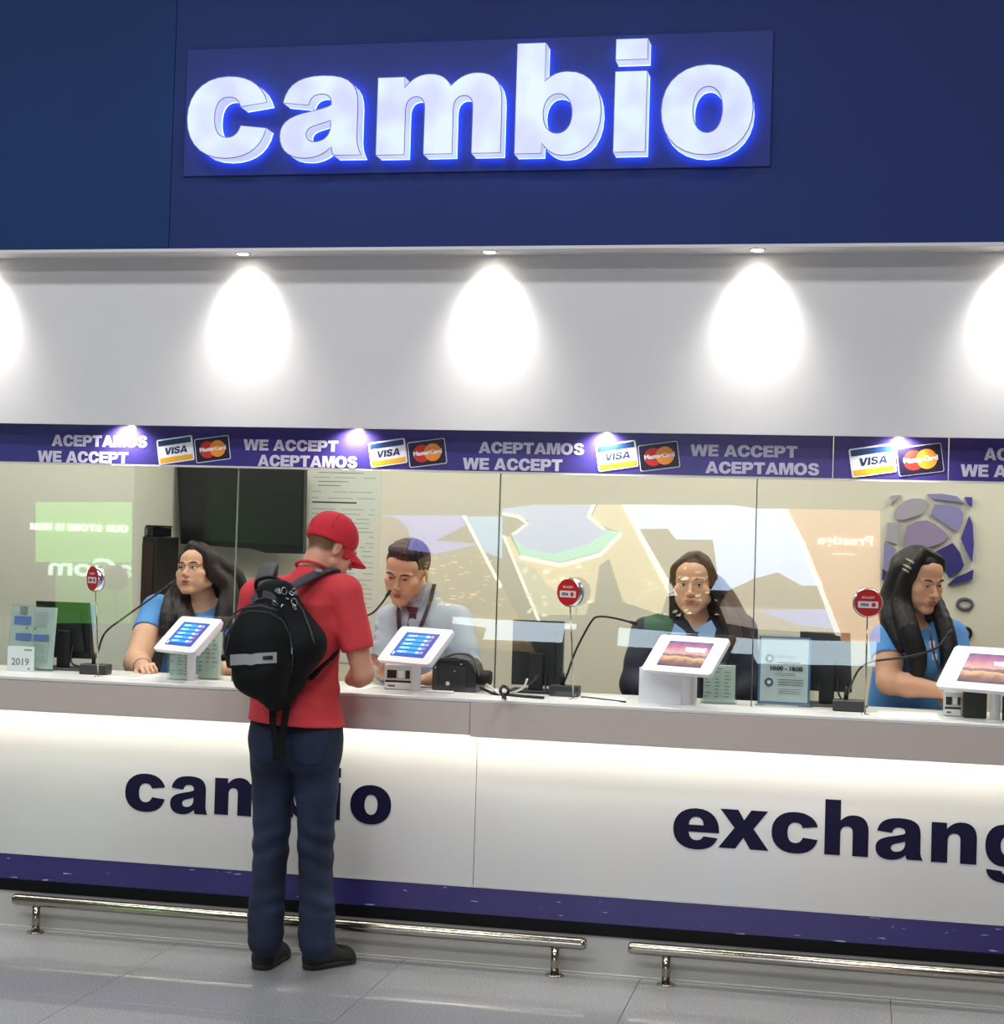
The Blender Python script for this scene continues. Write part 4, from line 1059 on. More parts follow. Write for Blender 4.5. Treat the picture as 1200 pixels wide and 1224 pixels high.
def surfpt(bv, H, x, z, out=.0):
    """point on the face surface at local (x, z), looking from -y"""
    a = H @ Vector((x, -.25, z)); d = (H.to_3x3() @ Vector((0,1,0))).normalized()
    h = bv.ray_cast(a, d)
    return (h[0]-d*out) if h[0] is not None else H @ Vector((x,-.08,z))
def face_features(me, root, H, org, brow=(34,22,18), open_=.0058, gaze=0, gz=0, browh=.0195, browt=.0030, lashes=True, closed=False, browarch=.004):
    """eyes, brows and lashes laid on the head surface; H world frame, org root location"""
    bv = BVHTree.FromPolygons([v.co+Vector(org) for v in me.vertices], [p.vertices[:] for p in me.polygons])
    o = Vector(org); sc = H.to_scale()[0]
    for s_ in (-1, 1):
        cx = s_*.031
        if not closed:
            eb = MB(); cols, rows = 18, 8
            pts = []
            for i in range(cols+1):
                u = -1+2*i/cols
                hu = open_*(1-abs(u)**2.2)
                for j in range(rows+1):
                    v = -1+2*j/rows
                    pts.append(surfpt(bv, H, cx+u*.0135, .0005+u*s_*.0008+v*hu*(1.0 if v > 0 else .75), .0012)-o)
            fs = []; ms = []
            for i in range(cols):
                for j in range(rows):
                    uu = -1+2*(i+.5)/cols; vv = -1+2*(j+.5)/rows
                    dx = uu*.0135-gaze; dz = vv*open_*(1-abs(uu)**2.2)-gz
                    ms.append(1 if dx*dx+dz*dz < .0060**2 else 0)
                    a = i*(rows+1)+j; fs.append((a, a+rows+1, a+rows+2, a+1))
            eb.add(pts, fs); eb.m = ms; eb.sm = [True]*len(fs)
            eb.build('eye', [m_eyew, m_iris], root)
        lid = [surfpt(bv, H, cx+u*.0150, .0005+u*s_*.001+(open_ if not closed else -.0035)*(1-abs(u)**2.2)*(1 if not closed else 1), .0008)-o for u in np.linspace(-1,1,9)]
        if lashes: MB().tube(lid, [q*sc for q in (.0006,.0011,.0014,.0016,.0017,.0016,.0014,.0011,.0006)], 6).build('eyelashes', m_lash, root)
        if True:
            crease = [surfpt(bv, H, cx+u*.016, .0075+.0035*(1-u*u), -.0006)-o for u in np.linspace(-1,1,7)]
        bm_ = mat('brow_%d_%d_%d' % brow, brow, .8)
        bp = [surfpt(bv, H, cx+s_*.002+u*.019, browh+browarch*(1-.8*(u*s_-.1)**2)-.0016*max(0,u*s_), .0004)-o for u in np.linspace(-1,1,9)]
        wd = [.45,.8,1,1.05,1.05,1,.85,.6,.3]
        if s_ < 0: wd = wd[::-1]
        MB().tube(bp, [browt*q*sc for q in wd], 6).build('eyebrow', bm_, root)
def hand(S, w, d, up_, side, curl=.5, s=1.0, spread=1.0):
    """hand at wrist w, pointing along d, back of the hand towards up_, side=+1 thumb to the right of d seen from the back"""
    w = Vector(w); d = Vector(d).normalized(); n = Vector(up_); n = (n-d*n.dot(d)).normalized(); t = d.cross(n)*side
    B = Matrix(((t.x,d.x,n.x,w.x),(t.y,d.y,n.y,w.y),(t.z,d.z,n.z,w.z),(0,0,0,1))) @ Matrix.Diagonal((s,s,s,1))
    S.T = B
    S.cap((0,-.02,0), (0,.03,0), .024, .028, .01, flat=(1.05,.68))
    S.cap((.016,.035,0), (.022,.082,0), .019, .0155, .01, flat=(1.1,.72)); S.cap((-.014,.03,0), (-.024,.076,-.002), .019, .014, .01, flat=(1.1,.72))
    S.cap((0,.035,0), (0,.082,.001), .021, .017, .01, flat=(1.2,.66))
    fl_ = ((.029,.084,.040,.025,.020,.0088), (.0095,.090,.045,.029,.022,.0092), (-.0105,.087,.041,.027,.021,.0086), (-.0295,.078,.032,.020,.018,.0076))
    for i, (x, y, l1, l2, l3, r) in enumerate(fl_):
        a = Vector((x, y, .001)); c = curl*(1+.12*i); sx = (x*.0+(.10-.066*i)*spread)
        ang = 0; p = a
        S.cap(tuple(a-Vector((x*.15,.02,0))), tuple(a), r*1.1, r, .006)
        for l, k_ in ((l1,.85),(l2,1.15),(l3,.8)):
            ang += c*k_; q = p+Vector((sx*l, l*math.cos(ang), -l*math.sin(ang))); S.cap(tuple(p), tuple(q), r, r*.93, .0035); p = q; r *= .92
    th = [Vector((.020,.012,-.004)), Vector((.044,.042,-.014)), Vector((.052,.070,-.022)), Vector((.048,.094,-.030))]
    S.chain([tuple(q) for q in th], [.016,.0125,.0105,.0085], .006)
    S.T = Matrix.Identity(4)
def mhair(name, col): return mat(name, col, .42, bump=(1.0,.4,(220,220,10)), var=(30,.2), spec=.35)
def surf_obj(S, name, m, root, res_origin=True):
    me, V = S.mesh(tuple(root.location)); return link(name, me, m, root), me, V
def wob(a, seed=0):
    """gentle cloth folds"""
    r = np.random.RandomState(seed); W = [(r.uniform(-1,1,3)*f, r.uniform(0,6.28), 1/f**.6) for f in (14,18,26,34,48) for _ in (0,1)]
    def fn(X, Y, Z):
        t = 0
        for w_, ph, am in W: t = t+am*np.sin(w_[0]*X+w_[1]*Y*.8+w_[2]*Z*.8+ph)
        return -a*t
    return fn
def legs_simple(root, px, Y, zhip, label_dark=(30,30,40)):
    """trousers and shoes of a clerk, behind the counter"""
    x = px
    S = SDF((x-.26,Y-.22,0),(x+.26,Y+.22,zhip+.12),.012)
    S.cap((x-.06,Y,zhip),(x+.06,Y,zhip),.13,.13,.03,flat=(1,.85))
    for s_ in (-1,1): S.chain([(x+s_*.09,Y,zhip-.05),(x+s_*.10,Y-.01,zhip*.52),(x+s_*.10,Y+.01,.08)],[.10,.072,.055],.03)
    S.cut((0,0,.045),(0,0,-1))
    surf_obj(S, 'trousers', mat('clerk_trousers', label_dark, .8), root)
    for s_ in (-1,1):
        q = MB().box(-.045,.045,-.16,.09,0,.05,ch=.02); q.build('shoe', m_black, root, (x+s_*.10-root.location.x, Y-root.location.y, -root.location.z))
# ============================================================ customer
def customer():
    Y0 = 6.20
    org = Vector((PZ(350,1160,0).x+.02, Y0, 0))
    root = empty('person', org, 'person in red cap and red t-shirt with black backpack, standing at the counter', 'person')
    f = lambda px, py, Y=Y0: P(px, py, Y)
    skin = (216,156,128)
    # joints
    hc = f(396, 655, Y0+.07)                    # head centre
    H = headframe(hc, 136, 27, 4, 1.0)
    neck = f(372, 684, Y0+.01)
    shL = f(307, 713, Y0+.02); shR = f(412, 708, Y0-.0)
    pel = f(352, 868, Y0+.0); wst = f(352, 822, Y0+.02); chs = f(360, 750, Y0+.03)
    elR = f(434, 806, Y0+.03); wrR = f(420, 812, Y0+.20)
    elL = f(292, 800, Y0+.10); wrL = f(336, 806, Y0+.22)
    lo = (org.x-.42, Y0-.26, .80); hi = (org.x+.42, Y0+.40, 1.86)
    S = SDF(lo, hi, .0045)
    head(S, H, fw=1.0, male=True)
    S.cap(tuple(neck-Vector((0,0,.03))), tuple(H @ Vector((0,.030,-.05))), .062, .056, .02)
    S.cap(tuple(neck-Vector((.02,0,.06))), tuple(shR), .07, .05, .03); S.cap(tuple(neck-Vector((-.02,0,.06))), tuple(shL), .07, .05, .03)
    S.cap(tuple(chs), tuple(wst), .15, .14, .04, flat=(1,.7)); S.cap(tuple(wst), tuple(pel), .14, .15, .04, flat=(1,.75))
    for a, b, c, sd in ((shR, elR, wrR, 1), (shL, elL, wrL, -1)):
        S.cap(tuple(a), tuple(a.lerp(b,.5)), .056, .050, .02); S.cap(tuple(a.lerp(b,.5)), tuple(b), .050, .041, .012)
        S.cap(tuple(b), tuple(b.lerp(c,.35)), .041, .043, .012); S.cap(tuple(b.lerp(c,.35)), tuple(c), .043, .027, .012)
    S.cut((0,0,1.02),(0,0,-1))
    hand(S, wrR, Vector((-.75,.55,.05)), (0,-.3,1), -1, .55); hand(S, wrL, Vector((.7,.45,.10)), (0,-.3,1), 1, .5)
    me, V = S.mesh(tuple(org))
    hp = lambda p: tuple(H @ Vector(p)-org)
    paint(me, V, skin, face_spots(H, skin, (180,100,92), org)+[
        (hp((0,.075,-.005)), (.085,.06,.052), (112,78,58), .35), (hp((-.045,.05,-.005)), (.05,.06,.045), (112,78,58), .4), (hp((.045,.05,-.005)), (.05,.06,.045), (112,78,58), .4),
        (hp((.07,.0,-.005)), (.02,.02,.03), (216,120,100), .8), (hp((-.07,.0,-.005)), (.02,.02,.03), (216,120,100), .8)])
    body = link('body', me, m_skin, root)
    face_features(me, root, H, org, brow=(96,66,46), open_=.004, lashes=True)
    # t-shirt
    m_red = mat('red_cotton', (214,62,68), .85, bump=(900,.15), var=(6,.03))
    S = SDF((lo[0],lo[1],.88), hi, .005)
    S.cap(tuple(chs+Vector((0,0,.03))), tuple(wst), .162, .160, .04, flat=(1.0,.80)); S.cap(tuple(wst), tuple(pel+Vector((.005,0,-.04))), .160, .200, .04, flat=(1,.84))
    S.ell(tuple(chs+Vector((.0,-.05,-.02))), (.15,.08,.14), .04)
    S.cap(tuple(neck-Vector((0,0,.02))), tuple(neck-Vector((0,0,.12))), .066, .12, .02)
    for a, sg_ in ((shR,1),(shL,-1)): S.cap(tuple(neck-Vector((0,0,.068))), tuple(a), .074, .062, .035)
    S.cap(tuple(shR), tuple(shR.lerp(elR,.62)), .066, .067, .022); S.cap(tuple(shL), tuple(shL.lerp(elL,.62)), .066, .067, .022)
    S.ripple(wob(.0016, 3))
    # diagonal folds across the small of the back and at the armpit
    def folds(X, Y, Z):
        x = X-org.x; z = Z; g1 = np.exp(-((z-1.06)/.10)**2-((x-.06)/.13)**2); g2 = np.exp(-((z-1.27)/.07)**2-((x-.13)/.06)**2)
        return -(.0045*g1*np.sin(95*(z*.85+x*.55)+1.0)+.0040*g2*np.sin(90*(z*.5+x*.9)))+0*Y
    S.ripple(folds)
    e = shR.lerp(elR,.66); S.ell(tuple(e+(elR-shR).normalized()*.055), (.085,.085,.055), .004, op='s', rot=(0,math.atan2((elR-shR).x, (elR-shR).z),0))
    e = shL.lerp(elL,.66); S.ell(tuple(e+(elL-shL).normalized()*.055), (.085,.085,.055), .004, op='s', rot=(0,math.atan2((elL-shL).x, (elL-shL).z),0))
    S.ell(tuple(neck+Vector((.01,.03,.062))), (.066,.085,.060), .006, op='s', rot=(.35,0,0))
    S.cut(tuple(org+Vector((0,0,.957))), (-.05,0,-1))
    surf_obj(S, 't_shirt', m_red, root)
    cr = [neck+Vector((.008+.068*math.cos(t),.008+.072*math.sin(t),.012-.030*math.sin(t)-.008*math.cos(t))) for t in np.linspace(0,2*math.pi,24)]
    MB().tube([p-org for p in cr], .0065, 8, cap=False).build('collar', m_red, root)
    # jeans
    m_den = mat('denim', (25,35,60), .85, bump=(700,.25,(1,1,.4)), var=(3.5,.8))
    S = SDF((org.x-.30,Y0-.24,.0), (org.x+.32,Y0+.26,1.02), .006)
    hipL = f(329,885); hipR = f(378,886)
    S.cap(tuple(hipL+Vector((0,0,.06))), tuple(hipR+Vector((0,0,.06))), .097, .097, .04, flat=(1,.95))
    S.cap(tuple(hipL), tuple(hipR), .100, .100, .04); S.ell(tuple(hipL+Vector((.02,-.05,-.03))), (.088,.085,.10), .03); S.ell(tuple(hipR+Vector((-.01,-.05,-.03))), (.092,.085,.10), .03)
    kL = f(324,1010,Y0+.02); kR = f(377,1012,Y0+.02); aL = f(317,1120,Y0); aR = f(379,1122,Y0)
    S.chain([tuple(hipL),tuple(hipL.lerp(kL,.5)+Vector((-.0,0,0))),tuple(kL),tuple(kL.lerp(aL,.55)),tuple(aL+Vector((0,0,-.01)))],[.100,.080,.068,.064,.068],.012)
    S.chain([tuple(hipR),tuple(hipR.lerp(kR,.5)+Vector((.003,0,0))),tuple(kR),tuple(kR.lerp(aR,.55)),tuple(aR+Vector((0,0,-.01)))],[.102,.080,.068,.064,.070],.012)
    # stacked folds at the hems, creases behind the knees and below the seat
    for a_, sd in ((aL,-1),(aR,1)):
        for k_, dz in enumerate((.115,.075,.035)):
            c = a_+Vector((.003*sd*(k_%2*2-1),-.004,dz)); S.cap(tuple(c-Vector((.036,.0,.010*sd))), tuple(c+Vector((.034,0,.012*sd))), .030, .030, .018, flat=(1,1.55))
    def folds(X, Y, Z):
        x = X-org.x; t = 0*X+0*Y+0*Z
        for cx_, cz_, wx, wz, kx, kz, ph, am in ((.09,.80,.10,.11,-30,52,0,.005),(-.10,.78,.09,.10,30,48,1,.004),(.09,.50,.09,.09,34,74,2,.0055),(-.11,.50,.09,.09,-30,70,0,.005),(.09,.30,.08,.08,20,80,1,.003),(-.12,.28,.08,.08,-24,76,2,.003),(-.02,.70,.05,.12,70,30,0,.004)):
            t = t-am*np.exp(-((x-cx_)/wx)**2-((Z-cz_)/wz)**2)*np.sin(kx*x+kz*Z+ph)
        return t
    S.ripple(folds); S.ripple(wob(.0018, 9))
    S.cut((0,0,.035),(0,0,-1)); S.cut((0,0,.967),(0,0,1))
    jo, _, _ = surf_obj(S, 'jeans', m_den, root)
    m_den2 = mat('denim_stitched', (26,36,61), .85, bump=(700,.25), var=(6,.2))
    # back pockets hug the seat: thin patches sampled on the surface
    bv = BVHTree.FromPolygons([v.co+org for v in jo.data.vertices], [p.vertices[:] for p in jo.data.polygons])
    def patch(cx, cz, w_, h_, name, m, outline):
        n_ = 8; pts = []; fs = []
        for i in range(n_+1):
            for j in range(n_+1):
                u = -1+2*i/n_; v = -1+2*j/n_
                x = cx+u*w_*(1 if v > -.4 else 1-.12*(-.4-v)*1.6); z = cz+v*h_-(0 if v > -.6 else (1-abs(u))*.012)
                h = bv.ray_cast(Vector((x, Y0-.4, z)), Vector((0,1,0)))
                y = h[0].y-.004 if h[0] else Y0-.12
                pts.append(Vector((x,y,z))-org)
        for i in range(n_):
            for j in range(n_): a = i*(n_+1)+j; fs.append((a, a+n_+1, a+n_+2, a+1))
        mb = MB().add(pts, fs, smooth=True)
        ring = [pts[i*(n_+1)] for i in range(n_+1)]+[pts[n_*(n_+1)+j] for j in range(1,n_+1)]+[pts[i*(n_+1)+n_] for i in range(n_-1,-1,-1)]+[pts[j] for j in range(n_-1,0,-1)]
        po = mb.build(name, m, root)
        MB().tube(ring+[ring[0]], .0013, 6, cap=False).build('pocket_seam', mat('seam_dark', (30,40,64), .9), po)
    patch(hipL.x-.01, hipL.z-.0, .055, .062, 'back_pocket', m_den2, True); patch(hipR.x+.015, hipR.z-.0, .058, .062, 'back_pocket', m_den2, True)
    # shoes
    def shoe(toe, heel, name='shoe'):
        toe = Vector(toe); heel = Vector(heel); d = (toe-heel).normalized(); L = (toe-heel).length
        mn = [min(toe[i],heel[i])-.08 for i in range(3)]; mx = [max(toe[i],heel[i])+.08 for i in range(3)]
        S = SDF((mn[0],mn[1],-.01),(mx[0],mx[1],.14),.0035)
        up_ = Vector((0,0,1)); sd = d.cross(up_)
        S.cap(tuple(heel+d*.045+up_*.045), tuple(heel+d*.05+up_*.09), .042, .040, .015)
        S.cap(tuple(heel+d*.045+up_*.035), tuple(toe-d*.05+up_*.028), .040, .040, .02, flat=(1.08,1), xd=tuple(sd))
        S.ell(tuple(toe-d*.055+up_*.022), (.05,.05,.030), .015)
        S.cap(tuple(heel+d*.08+up_*.07), tuple(toe-d*.10+up_*.045), .032, .03, .02)
        S.cut((0,0,.016),(0,0,-1))
        o, _, _ = surf_obj(S, name, mat('black_suede', (20,20,22), .7, bump=(300,.1)), root)
        S = SDF((mn[0],mn[1],-.01),(mx[0],mx[1],.05),.0035)
        S.cap(tuple(heel+d*.045+up_*.012), tuple(toe-d*.05+up_*.012), .044, .050, .01, flat=(1,1), xd=tuple(sd))
        S.cut((0,0,.020),(0,0,1)); S.cut((0,0,.001),(0,0,-1))
        so, _, _ = surf_obj(S, 'sole', mat('rubber_black', (30,30,31), .6), root); so.parent = o
        for k_ in range(4):
            c = heel+d*(.13+.025*k_)+up_*(.083-.008*k_)-org
            MB().tube([c-sd*.025, c+up_*.004, c+sd*.025], .003, 6).build('lace', m_black, o)
    hl = PZ(314,1160,0); shoe((hl.x-.010, hl.y+.255, 0), (hl.x-.012, hl.y-.01, 0))
    hr = PZ(372,1160,0); shoe((hr.x+.110, hr.y+.20, 0), (hr.x-.030, hr.y-.0, 0))
    # cap
    m_cap = mat('red_twill', (206,34,50), .8, bump=(600,.15))
    S = SDF(tuple(hc-Vector((.25,.25,.12))), tuple(hc+Vector((.25,.25,.2))), .0035)
    S.T = H
    S.ell((0,.014,.046), (.086,.107,.092), .0); S.ell((0,.014,.020), (.084,.104,.055), .004)
    S.cut((0,.0,.008), (0,-.06,-1))
    surf_obj(S, 'cap_crown', m_cap, root)
    vs = []; fs = []; nu, nv = 20, 8
    for lay in (0, 1):
        for i in range(nu+1):
            u = -1+2*i/nu
            for j in range(nv+1):
                v = j/nv; an = u*1.25
                bx0, by0 = .080*math.sin(an), .014-.100*math.cos(an)
                x = bx0*(1-.10*v); y = by0-.078*v*(1-abs(u)**3.2)-.004*v
                z = .017-.030*u*u*v-.012*v*v-.004*v-(.0045 if lay else 0)
                vs.append(H @ Vector((x,y,z))-org)
    n_ = (nu+1)*(nv+1)
    for i in range(nu):
        for j in range(nv):
            a = i*(nv+1)+j; fs.append((a, a+1, a+nv+2, a+nv+1)); fs.append((n_+a, n_+a+nv+1, n_+a+nv+2, n_+a+1))
    rim = [i*(nv+1)+nv for i in range(nu+1)]
    for i in range(nu): fs.append((rim[i], n_+rim[i], n_+rim[i+1], rim[i+1]))
    MB().add(vs, fs, smooth=True).build('cap_visor', m_cap, root)
    bt = H @ Vector((0,.014,.139))-org
    MB().lathe([(.008,-.003),(.008,.001),(.004,.004)], 14, c=tuple(bt)).build('cap_button', mat('dark_red', (90,20,28), .8), root)
    for k_ in range(3):   # panel seams
        a_ = math.pi*k_/3+.5; q = []
        for t in np.linspace(-.0, math.pi, 22):
            v = Vector((.0866*math.cos(t)*math.cos(a_), .014+.1076*math.cos(t)*math.sin(a_), .046+.0926*math.sin(t)))
            if v.z > .03: q.append(H @ v-org)
        MB().tube(q, .0011, 5).build('cap_seam', mat('cap_seam', (150,20,34), .8), root)
    # ------------------------------------------------ backpack (a thing of its own)
    bc = f(322, 765, Y0-.25)
    bp = empty('backpack', (bc.x, bc.y, f(322,850,Y0-.2).z), 'black backpack with a grey reflective band, worn by the customer in red', 'backpack')
    bo = Vector(bp.location)
    m_bp = mat('pack_nylon', (8,8,9), .7, bump=(500,.2), spec=.25); m_bpg = mat('pack_grey', (52,54,60), .6, bump=(500,.2)); m_sil = mat('reflective_band', (150,150,150), .4)
    g_ = lambda px, py, dy: f(px, py, Y0+dy)
    S = SDF((bo.x-.30, Y0-.42, bo.z-.05), (bo.x+.30, Y0-.05, bo.z+.62), .005)
    top = g_(330,712,-.20); mid = g_(326,775,-.22); bot = g_(330,828,-.20)
    S.cap(tuple(top), tuple(mid), .085, .145, .02, flat=(1,.72)); S.cap(tuple(mid), tuple(g_(334,808,-.19)), .145, .105, .02, flat=(1,.76))
    S.cap(tuple(g_(334,715,-.20)), tuple(g_(358,770,-.19)), .060, .100, .02); S.cap(tuple(g_(358,770,-.19)), tuple(g_(340,822,-.18)), .095, .055, .02)
    S.cap(tuple(g_(322,815,-.20)), tuple(g_(330,832,-.19)), .10, .055, .03)
    S.ripple(wob(.0036, 21))
    bd_, _, _ = surf_obj(S, 'pack_body', m_bp, bp)
    S2 = SDF((bo.x-.30, Y0-.46, bo.z-.05), (bo.x+.30, Y0-.10, bo.z+.55), .005)
    S2.cap(tuple(g_(308,768,-.285)), tuple(g_(312,796,-.29)), .130, .126, .02, flat=(1,.72))
    S2.cap(tuple(g_(306,752,-.28)), tuple(g_(318,752,-.28)), .095, .095, .03, flat=(1,.8))
    S2.cut(tuple(g_(310,798,-.3)), (.04,0,-1))
    S2.ripple(wob(.0030, 4)); fp_, _, _ = surf_obj(S2, 'front_pocket', m_bp, bp)
    S2 = SDF((bo.x-.30, Y0-.46, bo.z-.05), (bo.x+.30, Y0-.10, bo.z+.45), .005)
    S2.cap(tuple(g_(306,796,-.29)), tuple(g_(320,796,-.29)), .108, .108, .02, flat=(1,.80)); S2.cap(tuple(g_(312,806,-.285)), tuple(g_(324,828,-.25)), .105, .060, .03, flat=(1,.80))
    S2.ripple(wob(.0034, 14)); lp_, _, _ = surf_obj(S2, 'lower_pocket', m_bp, bp)
    vv = []; pp = []
    for o_ in (bd_, fp_, lp_):
        b_ = len(vv); vv += [v.co+bo for v in o_.data.vertices]; pp += [[b_+i for i in p.vertices] for p in o_.data.polygons]
    bv2 = BVHTree.FromPolygons(vv, pp)
    def onp(px, py, out=.003):
        a = f(px, py, Y0-.45); d = (a-Vector((0,0,CAM_H))).normalized(); h = bv2.ray_cast(a, d)
        return (h[0]-d*out) if h[0] else f(px, py, Y0-.25)
    def ribbon(path, width_px, name, m, out=.004, up_=True):
        """flat strip lying on the pack along a pixel path"""
        L_ = [onp(x, y-width_px/2, out)-bo for x, y in path]; R_ = [onp(x, y+width_px/2, out)-bo for x, y in path]
        n_ = len(path); vs = L_+R_+[p+Vector((0,.004,0)) for p in L_+R_]
        fs = [(i, i+1, n_+i+1, n_+i) for i in range(n_-1)]
        return MB().add(vs, fs, smooth=True).build(name, m, bp)
    ribbon([(275+i*6.2, 789-i*.35+(1.2 if i==4 else 0)) for i in range(10)], 13, 'reflective_band', m_sil)
    ribbon([(314+i*2, 786.5-i*.1) for i in range(7)], 4.5, 'logo_patch', m_black, .007)
    # zip lines and piping
    def zipper(pts, r, name, m): 
        q = []
        for a, b in zip(pts[:-1], pts[1:]):
            for t in np.linspace(0,1,5)[:-1]: q.append(onp(a[0]+(b[0]-a[0])*t, a[1]+(b[1]-a[1])*t, .001)-bo)
        q.append(onp(*pts[-1], .001)-bo); return MB().tube(q, r, 6).build(name, m, bp)
    zipper([(268,775),(268,755),(278,738),(300,730),(322,732),(338,742),(346,758),(350,782),(348,805)], .003, 'zip', m_bpg)
    zipper([(266,790),(272,770),(274,758)], .003, 'piping', m_bpg)
    zipper([(276,736),(290,727),(312,724),(332,730)], .004, 'piping', m_bpg)
    zipper([(352,716),(362,730),(370,750),(376,770)], .004, 'piping', m_bpg)
    zp = onp(349, 774, .006)-bo; MB().box(zp.x-.002, zp.x+.002, zp.y-.002, zp.y, zp.z-.024, zp.z, ch=.0005).build('zip_pull', m_sil, bp)
    # yoke patch and grab loop
    ribbon([(300,718),(306,713),(316,710),(324,712),(330,717)], 9, 'yoke_patch', m_bpg, .003)
    lp = bez([g_(306,704,-.17)-bo, g_(308,694,-.18)-bo, g_(322,690,-.18)-bo, g_(334,694,-.18)-bo, g_(342,702,-.17)-bo], 5)
    MB().tube(lp, .007, 8).build('grab_loop', m_bp, bp)
    # shoulder straps over the shirt
    def strap(pts, w_, name='shoulder_strap', m=m_bpg, th=.011):
        c = bez(pts, 6); S2 = SDF(tuple(min(p[i] for p in c)-.08 for i in range(3)), tuple(max(p[i] for p in c)+.08 for i in range(3)), .005)
        for i in range(len(c)-1):
            S2.cap(tuple(c[i]), tuple(c[i+1]), w_, w_, .004, flat=(1, th/w_), xd=(1,.0,.12) if i < 99 else (1,0,0))
        return surf_obj(S2, name, m, bp)
    strap([g_(318,712,-.19), g_(314,698,-.115), g_(317,686,-.055), g_(322,676,.02), g_(322,684,.10), g_(318,712,.155)], .033)
    strap([g_(346,703,-.19), g_(358,696,-.14), g_(376,687,-.07), g_(392,682,.0), g_(402,688,.07), g_(402,716,.135)], .031)
    strap([g_(404,774,.06), g_(398,785,-.06), g_(386,796,-.13), g_(370,812,-.16)], .012, 'lower_strap', m_bp, .004)
    MB().box(-.012,.012,-.004,.004,-.006,.006,ch=.001).build('strap_label', m_sil, bp, g_(381,682,-.085)-bo)
    # key rings and carabiners
    rk = random.Random(4)
    for k_ in range(11):
        c = onp(330+rk.uniform(-3,24), 709+rk.uniform(-5,22), .012)-bo; r_ = rk.uniform(.006,.011); ax = Vector((rk.uniform(-1,1),rk.uniform(-1,-.2),rk.uniform(-1,1))).normalized(); u = ax.orthogonal().normalized(); v = ax.cross(u)
        MB().tube([c+u*r_*math.cos(t)+v*r_*1.5*math.sin(t) for t in np.linspace(0,2*math.pi,14)], .0018, 6, cap=False).build('key_ring', m_chrome, bp)
    MB().tube([p-bo for p in bez([g_(326,703,-.30), g_(338,698,-.29), g_(344,706,-.29), g_(346,716,-.29)], 5)], .0025, 6).build('cord', m_bp, bp)
    # side pocket buckle and hanging straps
    bk = onp(268,786,.004)-bo; MB().box(bk.x-.012, bk.x+.012, bk.y-.006, bk.y+.008, bk.z-.012, bk.z+.012, ch=.004).build('buckle', m_bp, bp)
    for pts in ([(326,846),(326,866),(330,888),(330,908)],[(343,842),(340,862),(337,884),(338,902)]):
        q = [g_(a, b, -.19) for a, b in pts]; S2 = SDF(tuple(min(p[i] for p in q)-.03 for i in range(3)), tuple(max(p[i] for p in q)+.03 for i in range(3)), .004)
        cc = bez(q, 5)
        for i in range(len(cc)-1): S2.cap(tuple(cc[i]), tuple(cc[i+1]), .014, .014, .003, flat=(1,.30), xd=(1,0,0))
        surf_obj(S2, 'hanging_strap', m_bp, bp)
customer()
